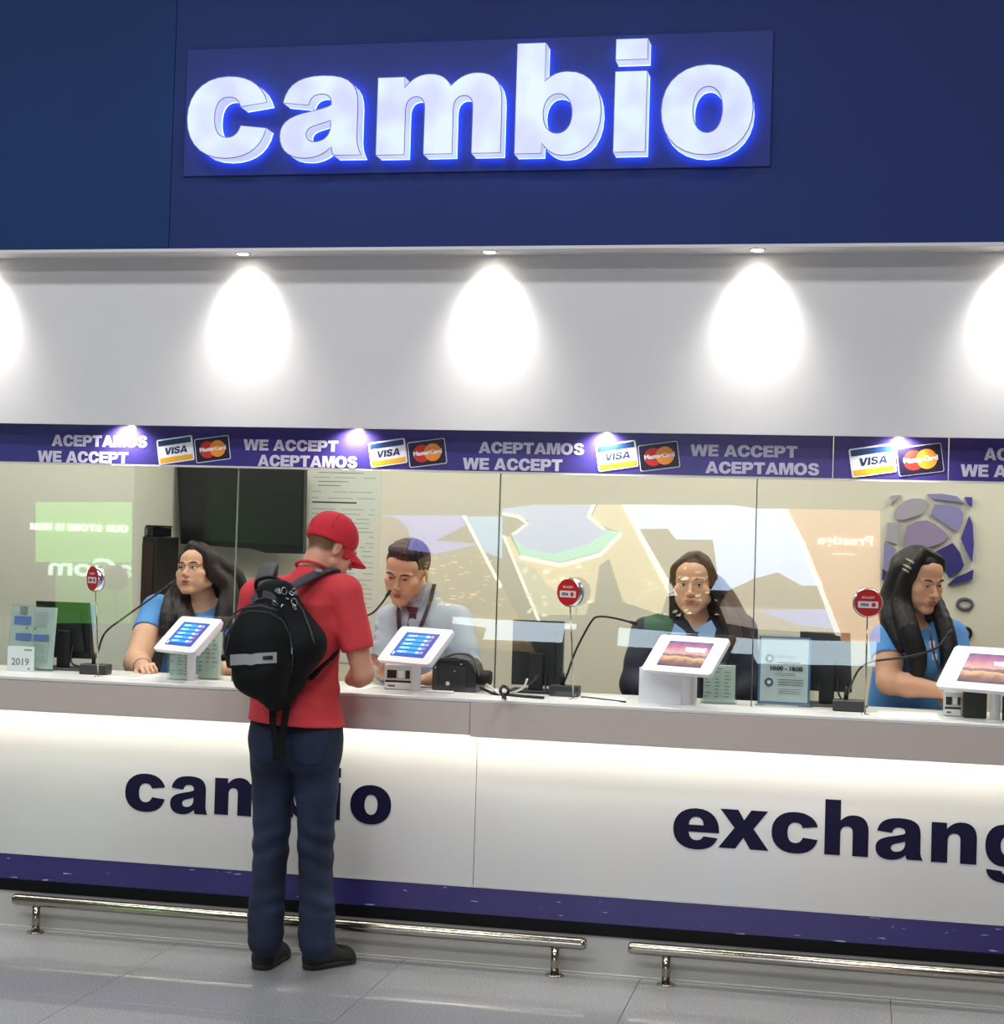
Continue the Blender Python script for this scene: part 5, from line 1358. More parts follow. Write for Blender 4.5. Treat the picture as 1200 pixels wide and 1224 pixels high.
# ============================================================ clerks
def longhair(S, H, part=0, front=.0, thick=1.0, crown=1.0):
    """scalp of hair around the head, face left free"""
    S.T = H
    S.ell((0,.022,.040), (.084*crown,.105,.092), .0)
    S.ell((0,.05,-.01), (.078,.085,.09), .02)
    S.T = Matrix.Identity(4)
def locks(S, paths, k=.012):
    for pts, rs in paths:
        c = bez(pts, 4); n = len(c); r = np.interp(np.linspace(0,1,n), np.linspace(0,1,len(rs)), rs)
        for i in range(n-1): S.cap(tuple(c[i]), tuple(c[i+1]), float(r[i]), float(r[i+1]), k)
def hair_ripple(a, f=230):
    def fn(X, Y, Z): return -a*(np.sin(f*X+26*Z+9*Y)+np.sin(f*.63*Y-31*Z+1.3+14*X)+.6*np.sin(f*.4*X+f*.35*Y+18*Z))
    return fn
def clerk1():
    Y = 7.35; hc = P(237, 683, Y); H = headframe(hc, -13, -10, -3, 1.0)
    org = Vector((hc.x, Y+.05, 0)); root = empty('person', org, 'person in light blue t-shirt with long dark wavy hair looking up, behind the leftmost tablet', 'person')
    skin = (226,176,146)
    f = lambda px, py, y=Y: P(px, py, y)
    neck = f(246,714,Y+.06); shL = f(188,730,Y+.03); shR = f(290,732,Y+.10); pel = f(236,850,Y+.06)
    elL = f(163,792,7.14); wrL = f(171,798,6.93); elR = f(300,800,7.2); wrR = f(262,800,6.95)
    S = SDF((org.x-.45, 6.72, .80), (org.x+.42, Y+.30, 1.80), .0042)
    head(S, H, fw=1.17, cheek=1.28, jaw=1.18)
    S.cap(tuple(neck-Vector((0,0,.05))), tuple(H @ Vector((0,.03,-.06))), .062, .056, .02)
    S.cap(tuple(neck-Vector((0,0,.08))), tuple(shL), .075, .06, .03); S.cap(tuple(neck-Vector((0,0,.08))), tuple(shR), .075, .06, .03)
    S.cap(tuple(neck-Vector((0,0,.14))), tuple(pel), .14, .17, .04, flat=(1.1,.75))
    S.chain([tuple(shL),tuple(shL.lerp(elL,.5)),tuple(elL)], [.066,.064,.055], .02); S.chain([tuple(elL),tuple(elL.lerp(wrL,.4)),tuple(wrL)], [.055,.052,.033], .02)
    S.chain([tuple(shR),tuple(shR.lerp(elR,.5)),tuple(elR)], [.066,.062,.054], .02); S.chain([tuple(elR),tuple(elR.lerp(wrR,.4)),tuple(wrR)], [.054,.05,.031], .02)
    S.cut((0,0,.84),(0,0,-1))
    hand(S, wrL, Vector((.45,-.6,.12)), (-.35,.1,.8), 1, .85, .95); hand(S, wrR, Vector((-.4,-.55,.0)), (0,.1,1), -1, .5, .95)
    me, V = S.mesh(tuple(org)); paint(me, V, skin, face_spots(H, skin, (186,108,98), org)); link('body', me, m_skin, root)
    face_features(me, root, H, org, brow=(40,26,20), open_=.0058, gaze=-.003, gz=.0012, browt=.0034, browh=.0225)
    m_ts = mat('blue_cotton', (92,152,216), .85, bump=(800,.12), var=(5,.03)); globals()['m_tsb'] = m_ts
    S = SDF((org.x-.45, 7.0, .86), (org.x+.42, Y+.32, 1.55), .005)
    S.cap(tuple(neck-Vector((0,0,.15))), tuple(pel), .155, .185, .04, flat=(1.12,.78))
    for a, b in ((shL,elL),(shR,elR)):
        S.cap(tuple(neck-Vector((0,0,.085))), tuple(a), .08, .070, .035); S.cap(tuple(a), tuple(a.lerp(b,.45)), .074, .075, .02)
    S.ell(tuple(neck+Vector((-.05,-.10,-.17))), (.08,.06,.07), .03); S.ell(tuple(neck+Vector((.07,-.10,-.17))), (.08,.06,.07), .03)
    S.ripple(wob(.0014, 5))
    for a, b in ((shL,elL),(shR,elR)):
        d = (b-a).normalized(); c = a.lerp(b,.45)+d*.06; S.cap(tuple(c), tuple(c+d*.08), .095, .12, .004, op='s')
    S.ell(tuple(neck+Vector((0,-.05,.02))), (.085,.11,.095), .006, op='s')
    S.cut((0,0,.89),(0,0,-1))
    surf_obj(S, 't_shirt', m_ts, root)
    # hair
    S = SDF((org.x-.32, Y-.25, 1.20), (org.x+.32, Y+.30, 1.82), .0042)
    longhair(S, H, thick=1)
    S.T = H; S.ell((-.014,-.095,-.020), (.074,.080,.102), .006, op='s'); S.ell((-.03,-.075,.05), (.034,.055,.040), .012, op='s'); S.T = Matrix.Identity(4)
    hp = lambda x, y, z: H @ Vector((x,y,z))
    locks(S, [([hp(-.03,-.03,.118), hp(.066,-.035,.075), hp(.090,-.020,.0), f(273,702,Y-.02), f(270,728,Y-.06), f(262,748,Y-.10)], [.02,.030,.034,.040,.044,.030]),
        ([hp(.0,.0,.118), hp(.085,.0,.05), f(280,690,Y+.05), f(284,715,Y+.06), f(278,745,Y+.0)], [.02,.035,.042,.046,.036]),
        ([hp(-.03,-.02,.118), hp(-.076,-.012,.06), hp(-.088,.02,-.02), f(206,718,Y+.02), f(203,738,Y-.08), f(196,765,Y-.12)], [.018,.022,.026,.040,.044,.028]),
        ([hp(-.06,.04,.0), f(216,722,Y+.0), f(222,745,Y-.09), f(214,775,Y-.13), f(206,792,Y-.15)], [.05,.048,.046,.038,.022]),
        ([hp(0,.08,.02), f(246,715,Y+.10), f(252,745,Y+.12)], [.08,.09,.08])])
    S.ripple(hair_ripple(.0011,150))
    surf_obj(S, 'hair', mhair('hair_dark', (34,24,22)), root)
    # bracelet band on the wrist
    w = wrL.lerp(elL,.12)-org; d = (elL-wrL).normalized(); u = d.orthogonal().normalized(); v = d.cross(u)
    MB().tube([w+u*.037*math.cos(t)+v*.037*math.sin(t) for t in np.linspace(0,2*math.pi,20)], .0025, 6, cap=False).build('hair_tie', m_black2, root)
    legs_simple(root, org.x, Y+.08, .88)
clerk1()
def clerk2():
    Y = 7.0; hc = P(486, 684, Y); H = headframe(hc, -9, 19, 7, 1.06)
    org = Vector((hc.x+.06, Y+.15, 0)); root = empty('person', org, 'person in grey shirt, dark tie and lanyard looking down, behind the second tablet', 'person')
    skin = (214,160,124)
    f = lambda px, py, y=Y: P(px, py, y)
    neck = f(505,712,Y+.09); shL = f(468,742,Y+.06); shR = f(546,742,Y+.12); pel = f(510,860,Y+.22)
    elL = f(463,800,Y-.02); wrL = f(457,802,Y-.20); elR = f(560,800,Y+.02); wrR = f(512,812,Y-.17)
    S = SDF((org.x-.45, 6.62, .80), (org.x+.42, Y+.46, 1.85), .0042)
    head(S, H, fw=1.12, male=True, jaw=1.08, cheek=1.05, open_=.0025)
    S.cap(tuple(neck-Vector((0,-.02,.04))), tuple(H @ Vector((0,.03,-.05))), .060, .055, .02)
    S.cap(tuple(neck-Vector((0,-.02,.08))), tuple(shL), .065, .05, .03); S.cap(tuple(neck-Vector((0,-.02,.08))), tuple(shR), .065, .05, .03)
    S.cap(tuple(neck-Vector((0,-.04,.14))), tuple(pel), .12, .14, .04, flat=(1.1,.75))
    S.chain([tuple(shL),tuple(elL),tuple(wrL)], [.048,.04,.027], .02); S.chain([tuple(shR),tuple(elR),tuple(wrR)], [.048,.04,.027], .02)
    S.cut((0,0,.84),(0,0,-1))
    hand(S, wrL, Vector((-.35,-.5,.10)), (0.1,-.2,1), -1, .55); hand(S, wrR, Vector((-.75,-.35,-.05)), (0,-.1,1), 1, .5)
    me, V = S.mesh(tuple(org)); paint(me, V, skin, face_spots(H, skin, (172,108,92), org)); link('body', me, m_skin, root)
    face_features(me, root, H, org, brow=(36,24,18), open_=.0036, gz=-.001, browt=.0038, browh=.0205)
    m_sh = mat('grey_shirt', (172,184,196), .75, bump=(700,.1), var=(5,.03))
    S = SDF((org.x-.45, 6.72, .86), (org.x+.42, Y+.48, 1.62), .005)
    S.cap(tuple(neck-Vector((0,-.02,.14))), tuple(pel), .135, .158, .04, flat=(1.12,.8))
    for a, b, c in ((shL,elL,wrL),(shR,elR,wrR)):
        S.cap(tuple(neck-Vector((0,-.015,.075))), tuple(a), .070, .062, .03); S.chain([tuple(a),tuple(a.lerp(b,.6)),tuple(b),tuple(b.lerp(c,.75))], [.066,.064,.056,.042], .022)
    for a, b in ((shR, shR.lerp(elR,.8)),(shL, shL.lerp(elL,.8))):
        for t in (.25,.5,.75): c = a.lerp(b,t); S.cap(tuple(c+Vector((-.05,-.04,.02))), tuple(c+Vector((.045,-.045,-.02))), .010, .005, .018)
    S.ripple(wob(.0020, 15))
    S.cap(tuple(neck+Vector((-.0,-.0,.0))), tuple(neck-Vector((0,0,.10))), .066, .10, .02)
    S.ell(tuple(neck+Vector((-.02,-.05,.03))), (.056,.085,.066), .006, op='s', rot=(.3,0,0))
    S.cut((0,0,.89),(0,0,-1))
    so, _, _ = surf_obj(S, 'shirt', m_sh, root)
    bv = BVHTree.FromPolygons([v.co+org for v in so.data.vertices], [p.vertices[:] for p in so.data.polygons])
    def on(px, py, out=.004):
        a = f(px, py, 6.68); d = (a-Vector((0,0,CAM_H))).normalized(); h = bv.ray_cast(a, d)
        return (h[0]-d*out)-org if h[0] else f(px, py, Y-.05)-org
    # collar leaves
    m_col = mat('shirt_collar', (186,197,208), .7)
    def fl3(pts, name, m, th=.003, out=.006):
        q = [on(a, b, out) for a, b in pts]; n = len(q)
        c = sum(q, Vector())/n
        MB().add(q+[p+Vector((0,.006,0)) for p in q], [tuple(range(n)), tuple(reversed(range(n,2*n)))]+[(i,n+i,n+(i+1)%n,(i+1)%n) for i in range(n)]).build(name, m, root)
    fl3([(488,723),(500,716),(511,694),(517,699),(510,716),(501,729)], 'collar', m_col, out=.014)
    fl3([(476,716),(484,722),(487,727),(480,732),(474,724)], 'collar', m_col, out=.014)
    # tie
    m_tie = mat('tie_maroon', (62,34,46), .6, var=(30,.2))
    fl3([(485,725),(500,726),(497,733),(489,733)], 'tie_knot', m_tie, out=.016)
    fl3([(489,733.5),(497,733.5),(499,765),(484,765)], 'tie', m_tie, out=.011)
    # lanyard
    for pts in ([(519,698),(515,716),(508,736),(500,756),(494,770)],[(478,718),(476,732),(477,748),(480,768)]):
        q = []
        for a, b in zip(pts[:-1], pts[1:]):
            for t in (0,.33,.66): q.append(on(a[0]+(b[0]-a[0])*t, a[1]+(b[1]-a[1])*t, .014))
        q.append(on(*pts[-1], .014)); n = len(q)
        vs = [p+Vector((-.009,0,0)) for p in q]+[p+Vector((.009,-.001,0)) for p in q]
        vs += [p+Vector((0,.003,0)) for p in vs]
        MB().add(vs, [(i,n+i,n+i+1,i+1) for i in range(n-1)]+[(2*n+i,2*n+i+1,3*n+i+1,3*n+i) for i in range(n-1)]).build('lanyard', mat('lanyard_navy', (34,32,50), .6), root)
    # short hair
    S = SDF(tuple(hc-Vector((.14,.16,.10))), tuple(hc+Vector((.14,.18,.20))), .0035)
    S.T = H
    S.ell((0,.024,.046), (.087,.100,.088), .0); S.ell((0,-.022,.104), (.066,.062,.030), .02); S.ell((.02,-.045,.098), (.04,.04,.024), .015)
    S.ell((0,-.085,-.020), (.074,.085,.085), .004, op='s'); S.ell((-.086,-.035,-.03), (.03,.06,.06), .004, op='s'); S.ell((.086,-.035,-.03), (.03,.06,.06), .004, op='s')
    S.ell((.085,.004,-.020), (.025,.030,.040), .003, op='s'); S.ell((-.085,.004,-.020), (.025,.030,.040), .003, op='s')
    S.cut((0,0,-.045), (0,.15,-1))
    S.T = Matrix.Identity(4); S.ripple(hair_ripple(.0010, 300))
    surf_obj(S, 'hair', mhair('hair_short', (38,22,26)), root)
    legs_simple(root, org.x, Y+.24, .88)
clerk2()
nb = P(449, 793, 6.72)
bn = empty('banknote', nb, 'small folded banknotes in the hand between the red customer and the tie clerk', 'money')
for k_, c_ in enumerate(((196,150,140),(150,160,120))):
    q = MB(); pts = []; fs = []
    for i in range(7):
        for j in range(2): pts.append((-.055+.11*i/6, .004*k_+.010*math.sin(i*.9), -.022+.044*j+.008*math.sin(i*.6)))
    for i in range(6): fs.append((2*i, 2*i+2, 2*i+3, 2*i+1))
    q.add(pts, fs, smooth=True).build('note', mat('note_%d' % k_, c_, .7, var=(60,.3)), bn, (0,.004*k_,.004*k_)).rotation_euler = (.5,.2,.3)
def clerk3():
    Y = 7.12; hc = P(829, 698, Y); H = headframe(hc, -2, 3, 0, 1.05)
    org = Vector((hc.x, Y+.05, 0)); root = empty('person', org, 'person in dark navy jacket with long brown hair, behind the first sunset tablet', 'person')
    skin = (220,170,136)
    f = lambda px, py, y=Y: P(px, py, y)
    neck = f(835,734,Y+.06); shL = f(774,758,Y+.05); shR = f(884,754,Y+.07); pel = f(826,870,Y+.13)
    elL = f(760,818,Y-.02); wrL = f(790,828,Y-.22); elR = f(893,822,Y+.02); wrR = f(862,832,Y-.18)
    S = SDF((org.x-.42, 6.74, .80), (org.x+.42, Y+.30, 1.80), .0042)
    head(S, H, fw=1.10, cheek=1.1)
    S.cap(tuple(neck-Vector((0,0,.05))), tuple(H @ Vector((0,.03,-.06))), .052, .050, .02)
    S.cap(tuple(neck-Vector((0,0,.08))), tuple(shL), .06, .045, .03); S.cap(tuple(neck-Vector((0,0,.08))), tuple(shR), .06, .045, .03)
    S.cap(tuple(neck-Vector((0,0,.14))), tuple(pel), .11, .14, .04, flat=(1.1,.75))
    S.chain([tuple(shL),tuple(elL),tuple(wrL)], [.045,.04,.026], .02); S.chain([tuple(shR),tuple(elR),tuple(wrR)], [.045,.04,.026], .02)
    S.cut((0,0,.84),(0,0,-1))
    hand(S, wrL, Vector((.5,-.4,0)), (0,-.1,1), 1, .5, .95); hand(S, wrR, Vector((-.5,-.4,0)), (0,-.1,1), -1, .5, .95)
    me, V = S.mesh(tuple(org)); paint(me, V, skin, face_spots(H, skin, (184,110,94), org)); link('body', me, m_skin, root)
    face_features(me, root, H, org, brow=(44,28,20), open_=.0062, gaze=.002, browt=.0032, browh=.0225, browarch=.005)
    m_jk = mat('navy_jacket', (26,26,44), .7, bump=(500,.12), var=(4,.08))
    S = SDF((org.x-.45, 6.84, .86), (org.x+.45, Y+.32, 1.55), .005)
    S.cap(tuple(neck-Vector((0,0,.15))), tuple(pel), .15, .175, .04, flat=(1.15,.8))
    for a, b, c in ((shL,elL,wrL),(shR,elR,wrR)):
        S.cap(tuple(neck-Vector((0,-.01,.08))), tuple(a), .072, .070, .03); S.chain([tuple(a),tuple(a.lerp(b,.55)),tuple(b),tuple(b.lerp(c,.8))], [.072,.068,.066,.046], .022)
    S.ripple(wob(.0016, 8))
    S.cap(tuple(neck+Vector((0,-.05,.05))), tuple(neck+Vector((.01,-.20,-.17))), .075, .012, .008, op='s')
    S.cut((0,0,.89),(0,0,-1))
    jo, _, _ = surf_obj(S, 'jacket', m_jk, root)
    S = SDF((org.x-.2, Y-.18, 1.20), (org.x+.22, Y+.12, 1.52), .0045)
    S.cap(tuple(neck-Vector((0,-.0,.06))), tuple(neck-Vector((0,.03,.18))), .075, .105, .03, flat=(1.2,.86))
    S.ell(tuple(neck+Vector((0,-.045,.03))), (.045,.08,.075), .006, op='s'); S.cut(tuple(neck-Vector((0,0,.035))), (0,0,1))
    surf_obj(S, 'blouse', mat('blouse_blue', (150,180,216), .7), root)
    for sg_, pts in ((-1,[(806,745),(819,755),(822,763),(810,772),(800,765)]),(1,[(838,748),(850,741),(856,752),(852,768),(834,760)])):
        q = [f(a, b, Y-.115)-org for a, b in pts]; n = len(q)
        MB().add(q+[p+Vector((0,.008,0)) for p in q], [tuple(range(n)), tuple(reversed(range(n,2*n)))]+[(i,n+i,n+(i+1)%n,(i+1)%n) for i in range(n)]).build('collar', mat('collar_blue', (150,184,226), .7), root)
    # green area on the jacket shoulder, laid on the cloth
    jb = BVHTree.FromPolygons([v.co+org for v in jo.data.vertices], [p.vertices[:] for p in jo.data.polygons])
    pts = []; fs = []
    for i in range(9):
        for j in range(6):
            x_ = 770+i*4.3; y_ = 733+j*4.4+abs(i-4)*.7*(1-j/5)*1.6
            o_ = Vector((0,0,CAM_H)); d = (f(x_, y_, Y-.2)-o_).normalized(); h = jb.ray_cast(o_, d)
            pts.append(((h[0]-d*.004) if h[0] and h[0].y < Y+.13 else f(x_, y_, Y+.04))-org)
    for i in range(8):
        for j in range(5): fs.append((i*6+j, (i+1)*6+j, (i+1)*6+j+1, i*6+j+1))
    MB().add(pts, fs, smooth=True).build('green_area', mat('area_green', (34,84,50), .6), root)
    S = SDF((org.x-.22, Y-.22, 1.20), (org.x+.26, Y+.28, 1.82), .0042)
    longhair(S, H, crown=.95)
    S.T = H; S.ell((-.006,-.100,-.018), (.078,.088,.104), .006, op='s'); S.T = Matrix.Identity(4)
    hp = lambda x, y, z: H @ Vector((x,y,z))
    locks(S, [([hp(.015,-.03,.118), hp(.062,-.035,.070), hp(.082,-.005,.0), f(862,722,Y+.03), f(872,742,Y-.04), f(880,770,Y-.08)], [.012,.020,.024,.034,.038,.024]),
        ([hp(.015,-.03,.118), hp(-.058,-.035,.075), hp(-.079,.0,.01), hp(-.078,.02,-.06), f(806,742,Y+.04)], [.012,.018,.018,.022,.016]),
        ([hp(.06,.05,.0), f(868,720,Y+.06), f(884,750,Y+.03), f(890,775,Y+.0)], [.05,.05,.045,.03]),
        ([hp(0,.08,.02), f(834,730,Y+.10), f(842,750,Y+.12)], [.075,.075,.06])])
    S.ripple(hair_ripple(.0010,150))
    surf_obj(S, 'hair', mhair('hair_brown', (52,34,26)), root)
    legs_simple(root, org.x, Y+.16, .88)
clerk3()
def clerk4():
    Y = 7.12; hc = P(1099, 693, Y); H = headframe(hc, 38, 16, -2, 1.04)
    org = Vector((hc.x, Y+.05, 0)); root = empty('person', org, 'person in blue t-shirt with long black hair and hair clips looking down, at the right', 'person')
    skin = (220,164,132)
    f = lambda px, py, y=Y: P(px, py, y)
    neck = f(1090,736,Y+.05); shL = f(1060,764,Y-.02); shR = f(1136,760,Y+.12); pel = f(1082,870,Y+.13)
    elL = f(1063,815,Y-.12); wrL = f(1122,826,Y-.20); elR = f(1150,820,Y+.05); wrR = f(1150,830,Y-.16)
    S = SDF((org.x-.35, 6.78, .80), (org.x+.46, Y+.35, 1.85), .0042)
    head(S, H, fw=1.06, cheek=1.12)
    S.cap(tuple(neck-Vector((0,0,.05))), tuple(H @ Vector((0,.03,-.06))), .054, .052, .02)
    S.cap(tuple(neck-Vector((0,0,.08))), tuple(shL), .062, .052, .03); S.cap(tuple(neck-Vector((0,0,.08))), tuple(shR), .062, .05, .03)
    S.cap(tuple(neck-Vector((0,0,.14))), tuple(pel), .115, .14, .04, flat=(1.1,.8))
    S.chain([tuple(shL),tuple(shL.lerp(elL,.5)),tuple(elL)], [.058,.056,.050], .02); S.chain([tuple(elL),tuple(elL.lerp(wrL,.4)),tuple(wrL)], [.050,.046,.030], .02)
    S.chain([tuple(shR),tuple(elR),tuple(wrR)], [.05,.045,.028], .02)
    S.cut((0,0,.84),(0,0,-1))
    hand(S, wrL, Vector((.8,-.1,-.06)), (0,-.2,1), 1, .45, .95); hand(S, wrR, Vector((-.2,-.6,0)), (0,0,1), -1, .5, .95)
    me, V = S.mesh(tuple(org)); paint(me, V, skin, face_spots(H, skin, (182,98,92), org)); link('body', me, m_skin, root)
    face_features(me, root, H, org, brow=(34,22,18), open_=.0040, gz=-.001, browt=.0032, browh=.0225)
    S = SDF((org.x-.35, 6.88, .86), (org.x+.45, Y+.35, 1.55), .005)
    S.cap(tuple(neck-Vector((0,0,.15))), tuple(pel), .132, .150, .04, flat=(1.1,.86))
    for a, b in ((shL,elL),(shR,elR)):
        S.cap(tuple(neck-Vector((0,0,.08))), tuple(a), .072, .062, .03); S.cap(tuple(a), tuple(a.lerp(b,.48)), .067, .068, .02)
    S.ell(tuple(neck+Vector((.06,-.09,-.18))), (.075,.07,.075), .03)
    S.ripple(wob(.0014, 6))
    for a, b in ((shL,elL),(shR,elR)):
        d = (b-a).normalized(); c = a.lerp(b,.48)+d*.055; S.cap(tuple(c), tuple(c+d*.08), .09, .11, .004, op='s')
    S.ell(tuple(neck+Vector((.02,-.04,.02))), (.070,.085,.080), .006, op='s')
    S.cut((0,0,.89),(0,0,-1))
    surf_obj(S, 't_shirt', m_tsb, root)
    S = SDF((org.x-.26, Y-.28, 1.12), (org.x+.26, Y+.30, 1.85), .0042)
    longhair(S, H)
    S.T = H; S.ell((.006,-.100,-.024), (.068,.086,.104), .006, op='s'); S.T = Matrix.Identity(4)
    hp = lambda x, y, z: H @ Vector((x,y,z))
    locks(S, [([hp(-.02,-.02,.122), hp(-.068,-.030,.06), hp(-.084,-.015,-.01), f(1078,722,Y-.06), f(1086,752,Y-.13), f(1096,785,Y-.15), f(1094,812,Y-.15)], [.016,.024,.028,.036,.042,.038,.022]),
        ([hp(-.06,.04,.03), f(1066,715,Y+.0), f(1066,742,Y-.04), f(1078,772,Y-.10)], [.05,.050,.045,.03]),
        ([hp(-.02,-.02,.122), hp(.052,-.04,.085), hp(.078,-.005,.02), hp(.084,.015,-.05), f(1128,745,Y-.03), f(1134,778,Y-.08), f(1130,810,Y-.10)], [.014,.018,.020,.024,.036,.034,.02]),
        ([hp(0,.08,.02), f(1092,725,Y+.10), f(1100,755,Y+.10)], [.078,.08,.07])])
    S.ripple(hair_ripple(.0010,150))
    ho, _, _ = surf_obj(S, 'hair', mhair('hair_black', (20,16,18)), root)
    bv = BVHTree.FromPolygons([v.co+org for v in ho.data.vertices], [p.vertices[:] for p in ho.data.polygons])
    def on(px, py, out=.003):
        a = f(px, py, Y-.35); d = (a-Vector((0,0,CAM_H))).normalized(); h = bv.ray_cast(a, d)
        return (h[0]-d*out)-org if h[0] else f(px, py, Y-.1)-org
    for a, b in (((1083,668),(1092,673)),((1080,675),(1089,680)),((1079,680),(1086,684))):
        MB().tube([on(*a), on((a[0]+b[0])/2, (a[1]+b[1])/2, .004), on(*b)], .0045, 8).build('hair_clip', mat('clip_silver', (190,180,160), .3, metal=.6), root)
    # lanyard with badges
    q = [f(a, b, Y-.165)-org for a, b in ((1112,752),(1114,770),(1117,785),(1124,803))]
    MB().tube(q, .005, 6).build('lanyard', mat('lanyard_dark', (44,46,66), .6), root)
    MB().box(-.012,.012,-.003,0,-.014,.014,ch=.001).build('badge', mat('badge_pink', (196,178,196), .5), root, q[1])
    MB().box(-.010,.010,-.003,0,-.012,.012,ch=.001).build('badge', mat('badge_pink', (196,178,196), .5), root, q[2])
    legs_simple(root, org.x, Y+.16, .88)
clerk4()
# ============================================================ lit hoardings across the concourse, mirrored in the glass
SB = 5.2
YV = 18.6; YR = 2*YG-YV     # virtual and real depth
def vp(px, py, dy=0):
    p = P(px, py, YV); return Vector((p.x, YR+dy, p.z))
def shape(root, name, pts, col, s, dy=0):
    q = [vp(a, b) for a, b in pts]
    ar = sum(q[i].x*q[(i+1)%len(q)].z-q[(i+1)%len(q)].x*q[i].z for i in range(len(q)))
    if ar > 0: q = q[::-1]
    n = len(q); y0 = dy; y1 = dy-.006
    L = Vector(root.location)
    vs = [(p.x-L.x, y0, p.z-L.z) for p in q]+[(p.x-L.x, y1, p.z-L.z) for p in q]
    # front faces +Y
    f = [tuple(range(n)), tuple(reversed(range(n, 2*n)))]+[(i, n+i, n+(i+1)%n, (i+1)%n) for i in range(n)]
    MB().add(vs, f).build(name, ems('lit_%s_%d_%d_%d_%d' % (name, *col, int(s*10)), col, s*SB), root)

g = empty('lit_hoarding', vp(100, 745), 'green backlit shop hoarding seen mirrored in the glass at the left', 'hoarding')
shape(g, 'green_field', [(42,600),(157,600),(157,672),(42,672)], (140,225,105), 1.0)
shape(g, 'green_field', [(66,672),(157,672),(157,745),(66,745)], (110,190,80), .6)
def mtext(root, t, px0, px1, py, h_px, col, s, font=False, dy=.012):
    A = vp(px1, py); B = vp(px0, py)   # mirrored: reads from the larger px
    W = abs(B.x-A.x); h = h_px/F_PX*YV
    me = ftext(t, h, 0, 0, .004, bold=.03, width=W) if font else glyphs(t, h, 0, 0, .004, sp=6, width=W)
    me.transform(Matrix.Rotation(math.pi, 4, 'Z'))
    o = link('lettering', me, ems('lit_text_%d_%d_%d' % col, col, s*SB), root); o.location = Vector((max(A.x, B.x), YR+dy, A.z))-Vector(root.location)
mtext(g, 'OUR STORE IS REM', 36, 153, 636.5, 9, (235,255,240), 2.2)
mtext(g, 'aCom', 58, 157, 690, 23, (215,240,230), 2.0, True)
p = empty('lit_hoarding', vp(750, 820), 'long backlit seaside photo hoarding seen mirrored in the glass', 'hoarding')
shape(p, 'lilac_sky', [(455,616),(552,616),(556,628),(520,646),(575,650),(520,662),(478,655),(458,640)], (140,140,245), 1.15)
shape(p, 'sand_field', [(500,668),(520,662),(575,650),(556,628),(575,660),(597,700),(640,780),(500,770)], (205,170,110), .25)
shape(p, 'white_line', [(552,616),(556,616),(600,700),(598,704)], (240,245,240), 1.8, .01)
shape(p, 'sea_strip', [(556,617),(600,617),(600,668),(580,660)], (120,185,235), 1.4)
shape(p, 'pale_sea', [(600,608),(640,603),(712,603),(704,622),(728,634),(700,652),(660,662),(628,656),(612,640),(632,622),(600,616)], (135,165,225), 1.5)
shape(p, 'turquoise_sea', [(612,640),(628,656),(660,662),(700,652),(728,634),(742,636),(716,660),(670,672),(622,664)], (105,215,190), 1.6, .004)
shape(p, 'beach_sand', [(600,640),(610,642),(622,666),(670,674),(716,662),(742,636),(728,632),(706,620),(714,603),(745,603),(775,665),(800,700),(790,735),(745,720),(735,690),(728,668),(716,676),(710,720),(640,735),(628,700),(612,668)], (228,205,150), 1.15)
shape(p, 'surf_line', [(622,664),(670,673),(716,661),(742,636),(744,639),(718,665),(670,678),(620,668)], (250,250,235), 1.8, .01)
shape(p, 'surf_line', [(600,612),(622,616),(632,626),(614,640),(611,638),(628,626),(618,619),(600,616)], (250,250,235), 1.4, .01)
shape(p, 'surf_line', [(712,603),(706,616),(724,632),(721,634),(701,618),(707,603)], (250,250,235), 1.4, .01)
shape(p, 'white_line', [(600,640),(603,640),(646,742),(642,742)], (245,248,235), 1.8, .01)
shape(p, 'village', [(612,668),(628,700),(640,735),(700,735),(706,712),(690,705),(672,712),(655,700),(640,680)], (215,215,170), .8, .006)
rv = random.Random(5)
for k in range(60):
    x = rv.uniform(506,596); y = rv.uniform(662,725); w_ = rv.uniform(2,8); hh = rv.uniform(.6,2)
    shape(p, 'house_light', [(x,y),(x+w_,y),(x+w_,y+hh),(x,y+hh)], (240,215,150), .9, .01)
for k in range(70):
    x = rv.uniform(625,705) if k % 2 else rv.uniform(748,860); y = rv.uniform(676,735); w_ = rv.uniform(2,8); hh = rv.uniform(1,4)
    shape(p, 'roof_spot', [(x,y),(x+w_,y+rv.uniform(-2,2)),(x+w_*.8,y+hh),(x-1,y+hh)], (235,235,205), 1.1, .012)
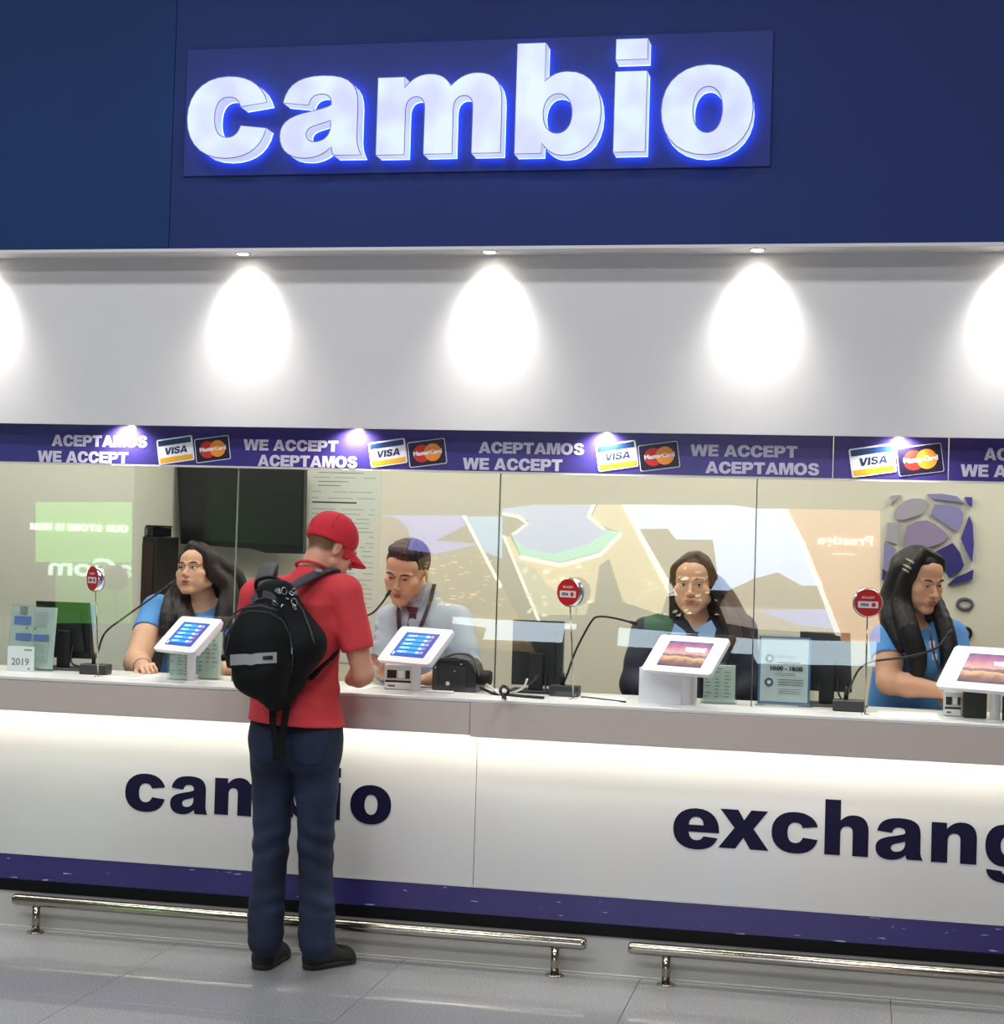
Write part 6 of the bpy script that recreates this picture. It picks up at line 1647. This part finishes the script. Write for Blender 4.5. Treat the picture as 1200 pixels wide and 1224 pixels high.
shape(p, 'white_sky', [(745,603),(880,604),(905,608),(936,608),(960,650),(984,700),(978,700),(958,700),(930,684),(900,692),(870,706),(850,705),(858,690),(852,645),(808,645),(798,632),(762,632),(760,628)], (195,216,255), 1.9)
shape(p, 'white_line', [(743,603),(747,603),(810,712),(800,712)], (245,248,240), 1.8, .01)
shape(p, 'building', [(762,632),(798,632),(808,645),(852,645),(856,700),(800,705)], (190,150,100), .22)
shape(p, 'mountain', [(870,706),(900,692),(930,684),(958,700),(984,700),(992,728),(905,728),(860,725)], (185,160,130), .45)
shape(p, 'shore', [(860,725),(992,728),(1003,758),(905,752),(868,745)], (215,200,190), .8)
shape(p, 'water_glow', [(905,730),(992,728),(1001,752),(960,748)], (170,180,250), 1.4, .004)
shape(p, 'white_line', [(936,608),(941,608),(962,648),(1006,760),(999,760),(958,650)], (248,248,245), 1.6, .01)
shape(p, 'peach_field', [(940,608),(1052,610),(1052,768),(1006,768),(962,648)], (245,170,120), .95)
mtext(p, 'Prestige', 978, 1044, 652, 11, (255,245,235), 2.0, True)
shape(p, 'small_print', [(995,661),(1022,662),(1022,663.5),(995,663)], (255,235,220), 1.4, .012)
q = empty('lit_shop_shelf', vp(600, 770), 'white lit display ledge seen mirrored above the banknote counter', 'display')
shape(q, 'white_front', [(542,737),(598,741),(690,746),(690,752),(675,752),(672,768),(578,764),(582,750),(541,745)], (225,240,252), 1.7, .03)
q = empty('lit_shop_shelf', vp(900, 795), 'long white lit display ledge seen mirrored across the right-hand tablets', 'display')
shape(q, 'white_front', [(740,750),(905,764),(1048,767),(1046,796),(905,793),(900,782),(738,772)], (215,236,246), 1.6, .03)
mh = mat('hall_dark', (60,60,62), .7)
for a_, b_ in ((560,1062),(30,165)):
    A = vp(a_, 600, -.1); B = vp(b_, 800, -.1)
    o = MB().box(A.x, B.x, YR-.30, YR-.05, 0, 3.2).build('shop_front', mh); tag(o, 'dim shop front carrying the %s' % ('long seaside hoarding' if a_ == 560 else 'green hoarding'), 'shop front')
